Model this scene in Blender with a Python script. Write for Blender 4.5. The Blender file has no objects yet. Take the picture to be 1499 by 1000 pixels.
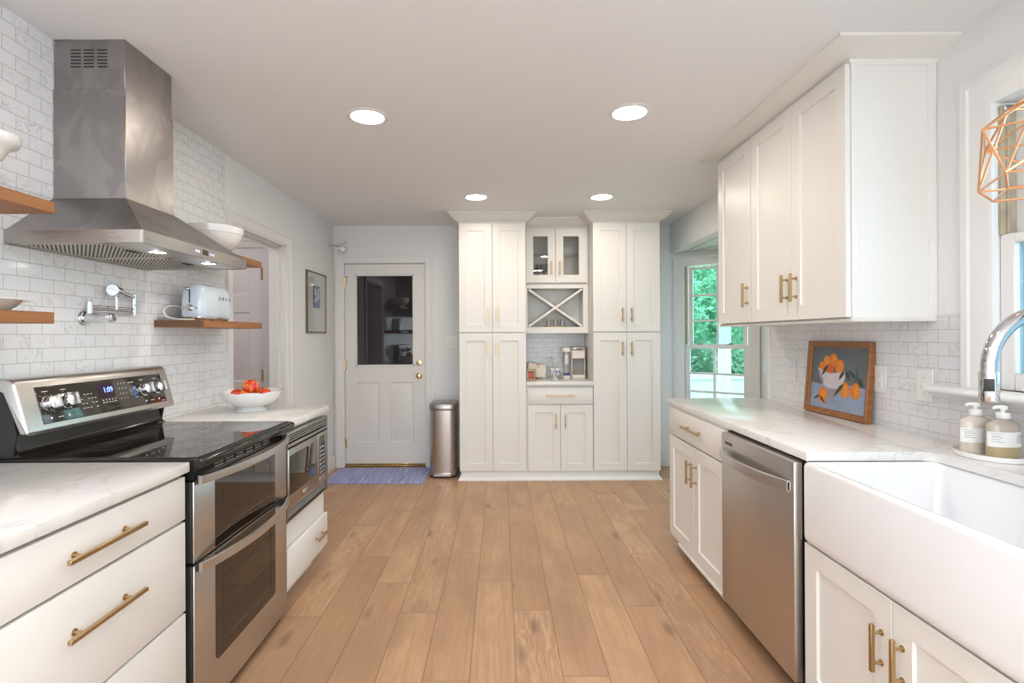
import bpy, bmesh, math, random
from mathutils import Vector, Matrix
random.seed(7)
SC = bpy.context.scene
COL = SC.collection
V = Vector

# ------------------------------------------------------------------ camera, world, lights, exposure
F_PX, CX, CY, ROLL, CAM_H = 767.3, 732.0, 492.05, 0.0048, 1.3136
cam = bpy.data.cameras.new('camera')
cam.sensor_fit = 'HORIZONTAL'; cam.sensor_width = 36.0
cam.lens = F_PX / 1499 * 36.0
cam.shift_x = (749.5 - CX) / 1499
cam.shift_y = (CY - 500.0) / 1499
cam.clip_start = 0.02; cam.clip_end = 200
cam_o = bpy.data.objects.new('camera', cam); COL.objects.link(cam_o)
_s, _c = math.sin(ROLL), math.cos(ROLL)
cam_o.matrix_world = Matrix(((_c, _s, 0, 0), (0, 0, -1, 0), (-_s, _c, 0, CAM_H), (0, 0, 0, 1)))
SC.camera = cam_o

SC.view_settings.view_transform = 'Standard'
SC.view_settings.look = 'None'
SC.view_settings.gamma = 1.0
SC.view_settings.use_curve_mapping = False
SC.view_settings.exposure = 0.40

WORLD_STRENGTH = 2.8
w = bpy.data.worlds.new('overcast sky'); SC.world = w; w.use_nodes = True
bg = w.node_tree.nodes['Background']
bg.inputs[0].default_value = (0.80, 0.92, 1.0, 1); bg.inputs[1].default_value = WORLD_STRENGTH

CAN_STRENGTH = 88.0
CAN_COLOR = (1.0, 0.90, 0.78)
LAMP_SPOTS = [(-0.665, 2.652), (0.652, 2.618), (-0.186, 4.195), (0.82, 4.21)]

def area_light(name, loc, target, sx, sy, power, color):
    l = bpy.data.lights.new(name, 'AREA'); l.shape = 'RECTANGLE'; l.size = sx; l.size_y = sy
    l.energy = power; l.color = color
    o = bpy.data.objects.new(name, l); COL.objects.link(o); o.location = loc
    o.rotation_euler = (V(target) - V(loc)).to_track_quat('-Z', 'Y').to_euler()
    return o
# added daylight lamps outside the opening behind the camera, sink window and bay door
area_light('daylight_fill_rear', (0.1, -2.9, 1.25), (0.1, 3.0, 1.15), 3.0, 2.1, 22, (0.84, 0.92, 1.0))
area_light('daylight_sink_window', (2.25, 1.28, 1.75), (0.0, 1.35, 1.3), 1.0, 1.0, 16, (0.88, 0.94, 1.0))
area_light('daylight_bay_door', (3.2, 4.3, 1.4), (1.8, 4.3, 1.0), 0.8, 1.8, 15, (0.78, 0.89, 1.0))
# unseen lamps added in line with the ceiling cans to brighten the near half
for _x in (-0.66, 0.65):
    for _y in (1.05, -0.6):
        l = area_light('can_row_fill', (_x, _y, 2.425), (_x, _y, 0), 0.15, 0.15, 3.2, CAN_COLOR)
# added unseen spot brightens the near ceiling, in the manner of a bounced flash
_l = bpy.data.lights.new('ceiling_bounce_fill', 'SPOT'); _l.energy = 295; _l.color = (0.90, 0.94, 1.0); _l.spot_size = math.radians(150); _l.spot_blend = 1.0; _l.shadow_soft_size = 0.15
_fl = bpy.data.objects.new('ceiling_bounce_fill', _l); COL.objects.link(_fl); _fl.location = (0.0, -0.7, 1.60); _fl.rotation_euler = (math.pi, 0, 0)
area_light('porch_fill', (-0.9, 6.3, 2.45), (-0.9, 6.3, 0), 0.3, 0.3, 5, (1.0, 0.95, 0.95))  # added unseen lamp, lightens the porch behind the door glass
area_light('hall_fill', (-2.45, 3.5, 2.40), (-2.3, 3.6, 0), 0.25, 0.25, 5.0, (1.0, 0.93, 0.88))  # no fixture here: unseen lamp added to light the hall

# ------------------------------------------------------------------ materials
def lin(r, g, b):
    f = lambda c: ((c / 255 + 0.055) / 1.055) ** 2.4 if c > 10 else c / 255 / 12.92
    return (f(r), f(g), f(b))
class NT:
    def __init__(self, name):
        self.m = bpy.data.materials.new(name); self.m.use_nodes = True
        self.t = self.m.node_tree; self.n = self.t.nodes
        self.bsdf = self.n['Principled BSDF']; self.out = self.n['Material Output']
    def node(self, kind, **kw):
        o = self.n.new(kind)
        for k, v in kw.items():
            if k.startswith('_'): setattr(o, k[1:], v)
            else: o.inputs[k.replace('__', ' ')].default_value = v
        return o
    def link(self, a, b): self.t.links.new(a, b)
    def mapping(self, scale=(1, 1, 1), loc=(0, 0, 0), rot=(0, 0, 0), src='Object'):
        tc = self.n.new('ShaderNodeTexCoord'); mp = self.n.new('ShaderNodeMapping')
        mp.inputs['Scale'].default_value = scale; mp.inputs['Location'].default_value = loc; mp.inputs['Rotation'].default_value = rot
        self.link(tc.outputs[src], mp.inputs[0]); return mp.outputs[0]
    def noise(self, vec, scale=5, detail=4, rough=0.55, dist=0.0):
        o = self.node('ShaderNodeTexNoise', Scale=scale, Detail=detail, Roughness=rough, Distortion=dist)
        self.link(vec, o.inputs['Vector']); return o.outputs['Fac']
    def ramp(self, fac, stops):
        o = self.n.new('ShaderNodeValToRGB'); e = o.color_ramp.elements
        while len(e) < len(stops): e.new(0.5)
        for el, (p, c) in zip(e, stops):
            el.position = p; el.color = (*c, 1) if len(c) == 3 else c
        self.link(fac, o.inputs[0]); return o.outputs[0]
    def mix(self, fac, a, b, mode='MIX'):
        o = self.n.new('ShaderNodeMix'); o.data_type = 'RGBA'; o.blend_type = mode
        for s, v in ((0, fac), (6, a), (7, b)):
            if hasattr(v, 'is_output'): self.link(v, o.inputs[s])
            else: o.inputs[s].default_value = v if s == 0 else (*v, 1)
        return o.outputs[2]
    def math(self, op, a, b=0.0, c=None):
        o = self.n.new('ShaderNodeMath'); o.operation = op
        for s, v in ((0, a), (1, b), (2, c)):
            if v is None: continue
            if hasattr(v, 'is_output'): self.link(v, o.inputs[s])
            else: o.inputs[s].default_value = v
        return o.outputs[0]
    def bump(self, h, strength=0.1, dist=0.002):
        o = self.node('ShaderNodeBump', Strength=strength, Distance=dist); self.link(h, o.inputs['Height'])
        self.link(o.outputs[0], self.bsdf.inputs['Normal'])
    def set(self, **kw):
        for k, v in kw.items():
            i = self.bsdf.inputs[k.replace('__', ' ')]
            if hasattr(v, 'is_output'): self.link(v, i)
            else: i.default_value = (*v, 1) if isinstance(v, tuple) and len(v) == 3 else v
        return self

def plain(name, col, rough=0.5, metal=0.0, var=0.04, scale=6.0, bump=0.0, bscale=200, **kw):
    t = NT(name); vec = t.mapping()
    n = t.noise(vec, scale, 3)
    c = t.mix(n, tuple(x * (1 - var) for x in col), tuple(min(1, x * (1 + var)) for x in col))
    t.set(Base__Color=c, Roughness=rough, Metallic=metal, **kw)
    if bump: t.bump(t.noise(vec, bscale, 2), bump, 0.001)
    return t.m

def brushed(name, col, rough=0.3, stretch=(2, 2, 200), smudge=0.06, stain=0.0):
    t = NT(name)
    g = t.noise(t.mapping(stretch), 6, 3, 0.6)
    s = t.noise(t.mapping((1, 1, 1)), 5, 4, 0.6)
    c = t.mix(g, tuple(x * 0.93 for x in col), tuple(min(1, x * 1.05) for x in col))
    if stain:
        sm = t.ramp(t.noise(t.mapping((3.2, 3.2, 2.2), (0.3, 0.1, 0.4)), 2.2, 3, 0.5, 0.6), [(0.47, (0, 0, 0)), (0.53, (1, 1, 1))])
        st2 = t.ramp(t.noise(t.mapping((14, 14, 1.5)), 2.0, 4, 0.6), [(0.4, (0, 0, 0)), (0.7, (1, 1, 1))])
        c = t.mix(t.math('MULTIPLY', sm, stain), c, tuple(x * 0.62 for x in col)); c = t.mix(t.math('MULTIPLY', st2, stain * 0.5), c, tuple(x * 0.72 for x in col))
    r = t.math('ADD', t.math('MULTIPLY', g, 0.10), t.math('MULTIPLY', s, smudge * 2))
    t.set(Base__Color=c, Metallic=1.0, Roughness=t.math('ADD', r, rough - 0.08))
    t.bump(g, 0.03, 0.0005)
    return t.m

def tile(name, axis, origin, base=(0.86, 0.86, 0.87)):
    """two by four inch marble tiles in running bond on a wall; axis = the wall's horizontal world axis"""
    t = NT(name)
    tc = t.n.new('ShaderNodeTexCoord'); sp = t.n.new('ShaderNodeSeparateXYZ'); t.link(tc.outputs['Object'], sp.inputs[0])
    cb = t.n.new('ShaderNodeCombineXYZ')
    t.link(t.math('SUBTRACT', sp.outputs[axis], origin[0] - 0.0996 * 60), cb.inputs[0])
    t.link(t.math('SUBTRACT', sp.outputs[2], origin[1] - 0.0504 * 60), cb.inputs[1])
    br = t.n.new('ShaderNodeTexBrick'); t.link(cb.outputs[0], br.inputs['Vector'])
    br.offset = 0.5; br.offset_frequency = 2; br.squash = 1
    for k, v in (('Scale', 1.0), ('Mortar Size', 0.0011), ('Mortar Smooth', 0.25), ('Bias', 0.0), ('Brick Width', 0.0996), ('Row Height', 0.0504)):
        br.inputs[k].default_value = v
    br.inputs['Color1'].default_value = (0, 0, 0, 1); br.inputs['Color2'].default_value = (1, 1, 1, 1); br.inputs['Mortar'].default_value = (0.5, 0.5, 0.5, 1)
    # veins: each tile has its own slice of marble
    add = t.n.new('ShaderNodeVectorMath'); add.operation = 'ADD'
    sc = t.n.new('ShaderNodeVectorMath'); sc.operation = 'SCALE'; sc.inputs['Scale'].default_value = 40.0
    t.link(br.outputs['Color'], sc.inputs[0]); t.link(tc.outputs['Object'], add.inputs[0]); t.link(sc.outputs[0], add.inputs[1])
    n1 = t.noise(add.outputs[0], 9, 6, 0.6, 1.2)
    vein = t.ramp(t.math('ABSOLUTE', t.math('SUBTRACT', n1, 0.5)), [(0.0, (1, 1, 1)), (0.022, (0, 0, 0))])
    gate = t.ramp(t.noise(add.outputs[0], 4, 2), [(0.44, (0, 0, 0)), (0.60, (1, 1, 1))])
    cloud = t.noise(add.outputs[0], 6, 3)
    c = t.mix(cloud, tuple(x * 0.95 for x in base), base)
    c = t.mix(t.math('MULTIPLY', t.math('MULTIPLY', vein, gate), 0.62), c, (0.47, 0.47, 0.51))
    c = t.mix(t.math('MULTIPLY', br.outputs['Color'], 0.07), c, (0.62, 0.62, 0.64))
    c = t.mix(br.outputs['Fac'], c, (0.44, 0.41, 0.39))
    t.set(Base__Color=c, Roughness=t.math('ADD', t.math('MULTIPLY', br.outputs['Fac'], 0.5), 0.13))
    t.bump(t.math('SUBTRACT', 1.0, br.outputs['Fac']), 0.5, 0.0012)
    return t.m

def quartz():
    t = NT('white quartz'); v = t.mapping((1, 1, 1))
    n = t.noise(v, 4.0, 8, 0.66, 1.0)
    vein = t.ramp(t.math('ABSOLUTE', t.math('SUBTRACT', n, 0.5)), [(0.0, (1, 1, 1)), (0.026, (0, 0, 0))])
    gate = t.ramp(t.noise(v, 3.0, 3), [(0.47, (0, 0, 0)), (0.60, (1, 1, 1))])
    fine = t.noise(v, 60, 3)
    c = t.mix(fine, (0.74, 0.72, 0.70), (0.82, 0.80, 0.78))
    c = t.mix(t.math('MULTIPLY', t.math('MULTIPLY', vein, gate), 0.48), c, (0.40, 0.41, 0.45))
    t.set(Base__Color=c, Roughness=0.16); return t.m

def oak_floor():
    t = NT('oak plank floor')
    uv = t.n.new('ShaderNodeUVMap'); uv.uv_map = 'plank'
    sp = t.n.new('ShaderNodeSeparateXYZ'); t.link(uv.outputs[0], sp.inputs[0])
    at = t.n.new('ShaderNodeAttribute'); at.attribute_name = 'plank_tone'
    sa = t.n.new('ShaderNodeSeparateColor'); t.link(at.outputs['Color'], sa.inputs[0])
    r1, r2, ln = sa.outputs[0], sa.outputs[1], sa.outputs[2]
    def vec(su, sv):
        cb = t.n.new('ShaderNodeCombineXYZ')
        t.link(t.math('MULTIPLY', sp.outputs[0], su), cb.inputs[0])
        t.link(t.math('ADD', t.math('MULTIPLY', sp.outputs[1], sv), t.math('MULTIPLY', r2, 37.0)), cb.inputs[1])
        t.link(t.math('MULTIPLY', r1, 61.0), cb.inputs[2]); return cb.outputs[0]
    broad = t.noise(vec(7, 1.6), 1.0, 3, 0.5, 0.4)
    rings = t.noise(vec(11, 1.1), 1.0, 3, 0.45, 0.5)
    ringw = t.math('SINE', t.math('MULTIPLY', rings, 75.0))
    ringm = t.ramp(t.math('MULTIPLY_ADD', ringw, 0.5, 0.5), [(0.35, (0, 0, 0)), (1.0, (1, 1, 1))])
    pores = t.noise(vec(260, 9), 1.0, 3, 0.7)
    base = t.mix(r1, (0.435, 0.254, 0.136), (0.56, 0.345, 0.192))
    base = t.mix(t.math('MULTIPLY', t.ramp(broad, [(0.38, (0, 0, 0)), (0.66, (1, 1, 1))]), 0.55), base, (0.375, 0.205, 0.125))
    base = t.mix(t.math('MULTIPLY', ringm, t.math('MULTIPLY_ADD', t.ramp(r2, [(0.70, (0, 0, 0)), (0.9, (1, 1, 1))]), 0.36, 0.06)), base, (0.72, 0.48, 0.29))
    smoke = t.noise(vec(4.5, 2.3), 1.0, 4, 0.55, 0.5)
    base = t.mix(t.math('MULTIPLY', t.ramp(smoke, [(0.47, (0, 0, 0)), (0.64, (1, 1, 1))]), 0.38), base, (0.31, 0.180, 0.112))
    streak = t.noise(vec(75, 2.2), 1.0, 4, 0.65, 0.3)
    base = t.mix(t.math('MULTIPLY', t.ramp(streak, [(0.42, (0, 0, 0)), (0.70, (1, 1, 1))]), 0.45), base, (0.34, 0.185, 0.10))
    base = t.mix(t.math('MULTIPLY', t.ramp(pores, [(0.50, (0, 0, 0)), (0.75, (1, 1, 1))]), 0.22), base, (0.36, 0.20, 0.12))
    # knots
    vo = t.n.new('ShaderNodeTexVoronoi'); vo.feature = 'F1'; vo.inputs['Scale'].default_value = 1.0
    t.link(vec(5.5, 1.9), vo.inputs['Vector'])
    kn = t.ramp(vo.outputs['Distance'], [(0.05, (1, 1, 1)), (0.17, (0, 0, 0))])
    base = t.mix(t.math('MULTIPLY', kn, 0.7), base, (0.19, 0.11, 0.08))
    # joints between planks
    e1 = t.math('MINIMUM', sp.outputs[0], t.math('SUBTRACT', 0.18, sp.outputs[0]))
    e2 = t.math('MINIMUM', sp.outputs[1], t.math('SUBTRACT', t.math('MULTIPLY', ln, 2.0), sp.outputs[1]))
    gap = t.ramp(t.math('MINIMUM', e1, e2), [(0.0010, (1, 1, 1)), (0.0030, (0, 0, 0))])
    base = t.mix(t.math('MULTIPLY', gap, 0.75), base, (0.17, 0.095, 0.055))
    t.set(Base__Color=base, Roughness=t.math('ADD', 0.36, t.math('MULTIPLY', pores, 0.12)))
    t.bump(t.math('SUBTRACT', t.math('MULTIPLY', pores, 0.3), gap), 0.25, 0.001)
    return t.m

def wood(name, a, b, axis=1, rough=0.42, sc=1.0, end=False):
    t = NT(name); s = [22 * sc] * 3; s[axis] = 1.6 * sc
    v = t.mapping(tuple(s)); n = t.noise(v, 1.0, 5, 0.6, 0.6)
    w_ = t.math('SINE', t.math('MULTIPLY', t.noise(v, 0.6, 2, 0.5, 0.3), 30.0))
    c = t.mix(t.ramp(n, [(0.3, (0, 0, 0)), (0.7, (1, 1, 1))]), a, b)
    c = t.mix(t.math('MULTIPLY', t.math('MULTIPLY_ADD', w_, 0.5, 0.5), 0.22), c, tuple(x * 0.55 for x in a))
    t.set(Base__Color=c, Roughness=rough); t.bump(n, 0.1, 0.0006); return t.m

def end_grain():
    t = NT('end grain'); v = t.mapping((1, 1, 1), (1.47, 0, -1.30))
    wv = t.n.new('ShaderNodeTexWave'); wv.wave_type = 'RINGS'; wv.rings_direction = 'SPHERICAL'
    for k, x in (('Scale', 70.0), ('Distortion', 2.0), ('Detail', 2.0)): wv.inputs[k].default_value = x
    t.link(v, wv.inputs['Vector'])
    c = t.mix(wv.outputs['Fac'], (0.085, 0.040, 0.020), (0.22, 0.105, 0.05))
    t.set(Base__Color=c, Roughness=0.5); return t.m

def glass(name, tint=(1, 1, 1), fac=0.08, rough=0.0):
    t = NT(name); t.n.remove(t.bsdf)
    tr = t.n.new('ShaderNodeBsdfTransparent'); tr.inputs[0].default_value = (*tint, 1)
    gl = t.n.new('ShaderNodeBsdfGlossy'); gl.inputs['Roughness'].default_value = rough
    fr = t.n.new('ShaderNodeLayerWeight'); fr.inputs[0].default_value = 0.35
    k = t.math('ADD', t.math('MULTIPLY', fr.outputs['Fresnel'], 0.35), fac)
    nz = t.noise(t.mapping(), 2.0, 2); k = t.math('MULTIPLY', k, t.math('MULTIPLY_ADD', nz, 0.2, 0.9))
    mx = t.n.new('ShaderNodeMixShader'); t.link(k, mx.inputs[0]); t.link(tr.outputs[0], mx.inputs[1]); t.link(gl.outputs[0], mx.inputs[2])
    t.link(mx.outputs[0], t.out.inputs[0]); return t.m

def emit(name, col, strength):
    t = NT(name); t.set(Base__Color=col, Roughness=0.4, Emission__Color=col, Emission__Strength=strength); return t.m

def striped_mat():
    t = NT('woven blue mat'); v = t.mapping()
    a = t.noise(t.mapping((160, 2.2, 1)), 1.0, 3, 0.7); b = t.noise(t.mapping((45, 0.7, 1)), 1.0, 2, 0.5)
    c = t.mix(t.ramp(a, [(0.4, (0, 0, 0)), (0.6, (1, 1, 1))]), lin(120, 128, 190), lin(196, 198, 220))
    c = t.mix(t.ramp(b, [(0.45, (0, 0, 0)), (0.7, (1, 1, 1))]), c, lin(150, 155, 205))
    t.set(Base__Color=c, Roughness=0.95); t.bump(t.noise(v, 300, 2), 0.4, 0.002); return t.m

def apple_skin():
    t = NT('apple skin'); v = t.mapping((34, 34, 10))
    n = t.noise(v, 1.5, 4, 0.6, 0.4)
    c = t.ramp(n, [(0.34, lin(196, 36, 28)), (0.50, lin(220, 66, 34)), (0.62, lin(238, 150, 58))])
    t.set(Base__Color=c, Roughness=0.25, Coat__Weight=0.3); return t.m

def leaf_mat(name, a, b):
    t = NT(name); n = t.noise(t.mapping(), 3.0, 4); c = t.mix(n, a, b)
    t.set(Base__Color=c, Roughness=0.7); return t.m

def painting_bg():
    t = NT('painted backdrop'); v = t.mapping((1, 1, 1)); n = t.noise(v, 14, 5, 0.6, 0.8)
    m = t.noise(v, 45, 3, 0.6)
    c = t.mix(n, lin(74, 82, 90), lin(112, 120, 122)); c = t.mix(t.math('MULTIPLY', m, 0.3), c, lin(110, 120, 120))
    t.set(Base__Color=c, Roughness=0.5); t.bump(m, 0.2, 0.001); return t.m

def dotted(name, col):
    t = NT(name); vo = t.n.new('ShaderNodeTexVoronoi'); vo.inputs['Scale'].default_value = 60.0
    t.link(t.mapping(), vo.inputs['Vector'])
    c = t.mix(t.ramp(vo.outputs['Distance'], [(0.35, (1, 1, 1)), (0.5, (0, 0, 0))]), (0.78, 0.80, 0.82), col)
    t.set(Base__Color=c, Roughness=0.2); return t.m

M = {}
M['wall'] = plain('wall paint', (0.80, 0.80, 0.795), 0.75, var=0.01, bump=0.02)
M['ceiling'] = plain('ceiling paint', (0.84, 0.84, 0.85), 0.85, var=0.01, bump=0.02)
M['trim'] = plain('trim paint', (0.79, 0.785, 0.775), 0.38, var=0.01)
M['cab'] = plain('cabinet paint', (0.785, 0.765, 0.725), 0.36, var=0.01)
M['cab_in'] = plain('cabinet interior', (0.70, 0.68, 0.64), 0.5, var=0.01)
M['door'] = plain('door paint', (0.77, 0.755, 0.73), 0.42, var=0.015)
M['steel'] = brushed('brushed steel', (0.60, 0.575, 0.55), 0.30, (2, 2, 160))
M['steel_h'] = brushed('brushed steel level grain', (0.62, 0.60, 0.575), 0.28, (3, 3, 200))
M['steel_hood'] = brushed('hood steel', (0.385, 0.36, 0.35), 0.24, (60.0, 60.0, 1.2), 0.13, 0.40)
M['steel_dw'] = brushed('dishwasher steel', (0.60, 0.56, 0.52), 0.34, (200, 200, 2))
M['steel_mw'] = brushed('microwave steel', (0.43, 0.40, 0.375), 0.28, (3, 3, 200))
M['steel_rim'] = brushed('rim steel', (0.47, 0.44, 0.41), 0.26, (3, 3, 200))
M['chrome'] = plain('chrome', (0.66, 0.67, 0.69), 0.06, 1.0)
M['brass'] = plain('satin brass', (0.50, 0.36, 0.19), 0.34, 1.0, 0.08)
M['pbrass'] = plain('polished brass', (0.75, 0.58, 0.28), 0.16, 1.0, 0.06)
M['copper'] = plain('copper wire', (0.80, 0.44, 0.24), 0.28, 1.0, 0.05)
M['black'] = plain('black enamel', (0.016, 0.014, 0.013), 0.16, 0.0, 0.1)
M['blackm'] = plain('black matte', (0.02, 0.019, 0.018), 0.5, 0.0, 0.1)
M['ceram'] = plain('black glass ceramic', (0.020, 0.018, 0.017), 0.035, 0.0, 0.1, IOR=1.9)
M['ovenglass'] = plain('oven glass', (0.014, 0.009, 0.006), 0.015, 0.0, 0.1, IOR=1.7)
M['panel'] = plain('control panel glass', (0.028, 0.022, 0.017), 0.06, 0.0, 0.1, IOR=1.7)
M['print'] = plain('white print', (0.75, 0.75, 0.75), 0.4)
M['ring'] = plain('burner ring print', (0.11, 0.10, 0.095), 0.2)
M['led'] = emit('blue led', (0.10, 0.16, 1.0), 5.0)
M['leddark'] = plain('display glass', (0.025, 0.010, 0.030), 0.1)
M['quartz'] = quartz()
M['floor'] = oak_floor()
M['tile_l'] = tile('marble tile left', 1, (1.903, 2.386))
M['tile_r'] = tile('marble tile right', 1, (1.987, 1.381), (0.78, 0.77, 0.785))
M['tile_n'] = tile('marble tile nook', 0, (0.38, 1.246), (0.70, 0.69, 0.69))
M['shelfwood'] = wood('shelf wood', (0.30, 0.115, 0.035), (0.42, 0.175, 0.055), 1)
M['endgrain'] = end_grain()
M['framewood'] = wood('frame wood', (0.24, 0.092, 0.028), (0.36, 0.15, 0.048), 0, sc=2.0)
M['oakstrip'] = wood('threshold wood', (0.30, 0.16, 0.07), (0.42, 0.25, 0.12), 0)
M['porc'] = plain('white porcelain', (0.80, 0.79, 0.775), 0.14, var=0.01, Coat__Weight=0.3)
M['fireclay'] = plain('white fireclay', (0.83, 0.83, 0.85), 0.12, var=0.005, Coat__Weight=0.3)
M['toast'] = plain('pale blue enamel', (0.68, 0.77, 0.86), 0.12, var=0.01, Coat__Weight=0.5)
M['plastic'] = plain('white plastic', (0.78, 0.775, 0.75), 0.35, var=0.01)
M['cream'] = plain('cream plastic', (0.74, 0.68, 0.60), 0.35, var=0.01)
M['grey'] = plain('grey plastic', (0.33, 0.32, 0.31), 0.4)
M['silver'] = plain('silver trim', (0.62, 0.58, 0.54), 0.3, 1.0)
M['clear'] = glass('clear glass', (0.98, 0.985, 0.985), 0.03)
M['cabglass'] = glass('cabinet glass', (0.93, 0.93, 0.92), 0.04)
M['bayglass'] = glass('bay window glass', (0.68, 0.93, 0.89), 0.02)
M['bayglass_low'] = glass('bay window lower glass', (0.82, 0.95, 0.96), 0.02)
M['sinkglass'] = glass('sink window glass', (0.42, 0.55, 0.60), 0.05)
M['terraceglass'] = glass('bay door glass', (0.88, 0.95, 0.97), 0.03)
M['doorglass'] = glass('dark door glass', (0.36, 0.34, 0.35), 0.055)
M['amber'] = plain('golden soap', (0.40, 0.31, 0.16), 0.15, var=0.04, Coat__Weight=0.4)
M['beige'] = plain('milky soap', (0.60, 0.53, 0.46), 0.15, var=0.03, Coat__Weight=0.4)
M['bottle'] = plain('clear brown-grey plastic', (0.42, 0.37, 0.31), 0.12, var=0.06, Coat__Weight=0.5)
M['paper'] = plain('paper', (0.80, 0.79, 0.76), 0.6, var=0.01)
M['ink'] = plain('grey ink', (0.36, 0.37, 0.42), 0.6)
M['orange_ink'] = plain('orange ink', (0.80, 0.22, 0.08), 0.6)
M['mat'] = striped_mat()
M['apple'] = apple_skin()
M['stem'] = plain('apple stem', (0.12, 0.07, 0.03), 0.7)
M['lens'] = emit('lamp lens', CAN_COLOR, CAN_STRENGTH)
M['hoodlens'] = emit('hood lamp lens', (1.0, 0.95, 0.88), 40.0)
M['hall'] = plain('hall paint', (0.68, 0.65, 0.66), 0.7, var=0.01)
M['halldoor'] = plain('hall door paint', (0.70, 0.67, 0.68), 0.4, var=0.01)
M['porch'] = plain('porch boards', (0.22, 0.21, 0.21), 0.8, var=0.2)
M['screen'] = plain('porch curtain', (0.20, 0.20, 0.22), 0.8, var=0.2)
M['vinyl'] = plain('weathered tan vinyl', (0.42, 0.35, 0.25), 0.5, var=0.35, scale=14)
M['lawn'] = leaf_mat('lawn', (0.07, 0.17, 0.05), (0.13, 0.26, 0.08))
M['leaf'] = leaf_mat('leaves', (0.14, 0.36, 0.18), (0.34, 0.56, 0.26))
M['leaf2'] = leaf_mat('pale leaves', (0.24, 0.50, 0.34), (0.42, 0.64, 0.44))
M['bark'] = plain('bark', (0.10, 0.07, 0.05), 0.9, var=0.3)
M['fence'] = plain('white boards', (0.82, 0.83, 0.84), 0.6, var=0.03)
M['bluepat'] = dotted('blue floral glaze', (0.05, 0.10, 0.30))
M['pbg'] = painting_bg()
M['p_table'] = plain('painted table', lin(146, 160, 184), 0.5, var=0.32, scale=20)
M['p_bowl'] = plain('painted bowl', lin(205, 196, 200), 0.5, var=0.15, scale=25)
M['p_bowlshade'] = plain('painted bowl shade', lin(160, 146, 152), 0.5, var=0.15, scale=25)
M['p_or'] = plain('painted orange', lin(224, 122, 30), 0.45, var=0.22, scale=40)
M['p_or2'] = plain('painted pale orange', lin(232, 142, 48), 0.45, var=0.3, scale=40)
M['p_or3'] = plain('painted red orange', lin(204, 88, 24), 0.45, var=0.2, scale=40)
M['p_leaf'] = plain('painted leaf', lin(62, 76, 52), 0.5, var=0.3, scale=40)
M['floral'] = plain('blue print', lin(70, 95, 150), 0.6, var=0.3, scale=60)
M['floral2'] = plain('white print petals', lin(205, 212, 214), 0.6, var=0.2, scale=60)
M['redprint'] = plain('red print', lin(196, 80, 44), 0.5, var=0.3, scale=80)
M['darkred'] = plain('dark print', lin(120, 54, 64), 0.5, var=0.3, scale=80)
M['darkframe'] = plain('dark bronze frame', (0.20, 0.15, 0.10), 0.35, 0.7, var=0.2, scale=40)
M['gold'] = plain('gilt frame', (0.42, 0.30, 0.12), 0.4, 0.6, var=0.25, scale=60)
M['meshfilter'] = plain('filter metal', (0.62, 0.58, 0.50), 0.42, 0.6)
M['oven_in'] = plain('oven cavity', (0.045, 0.040, 0.036), 0.4, var=0.2)

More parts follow.
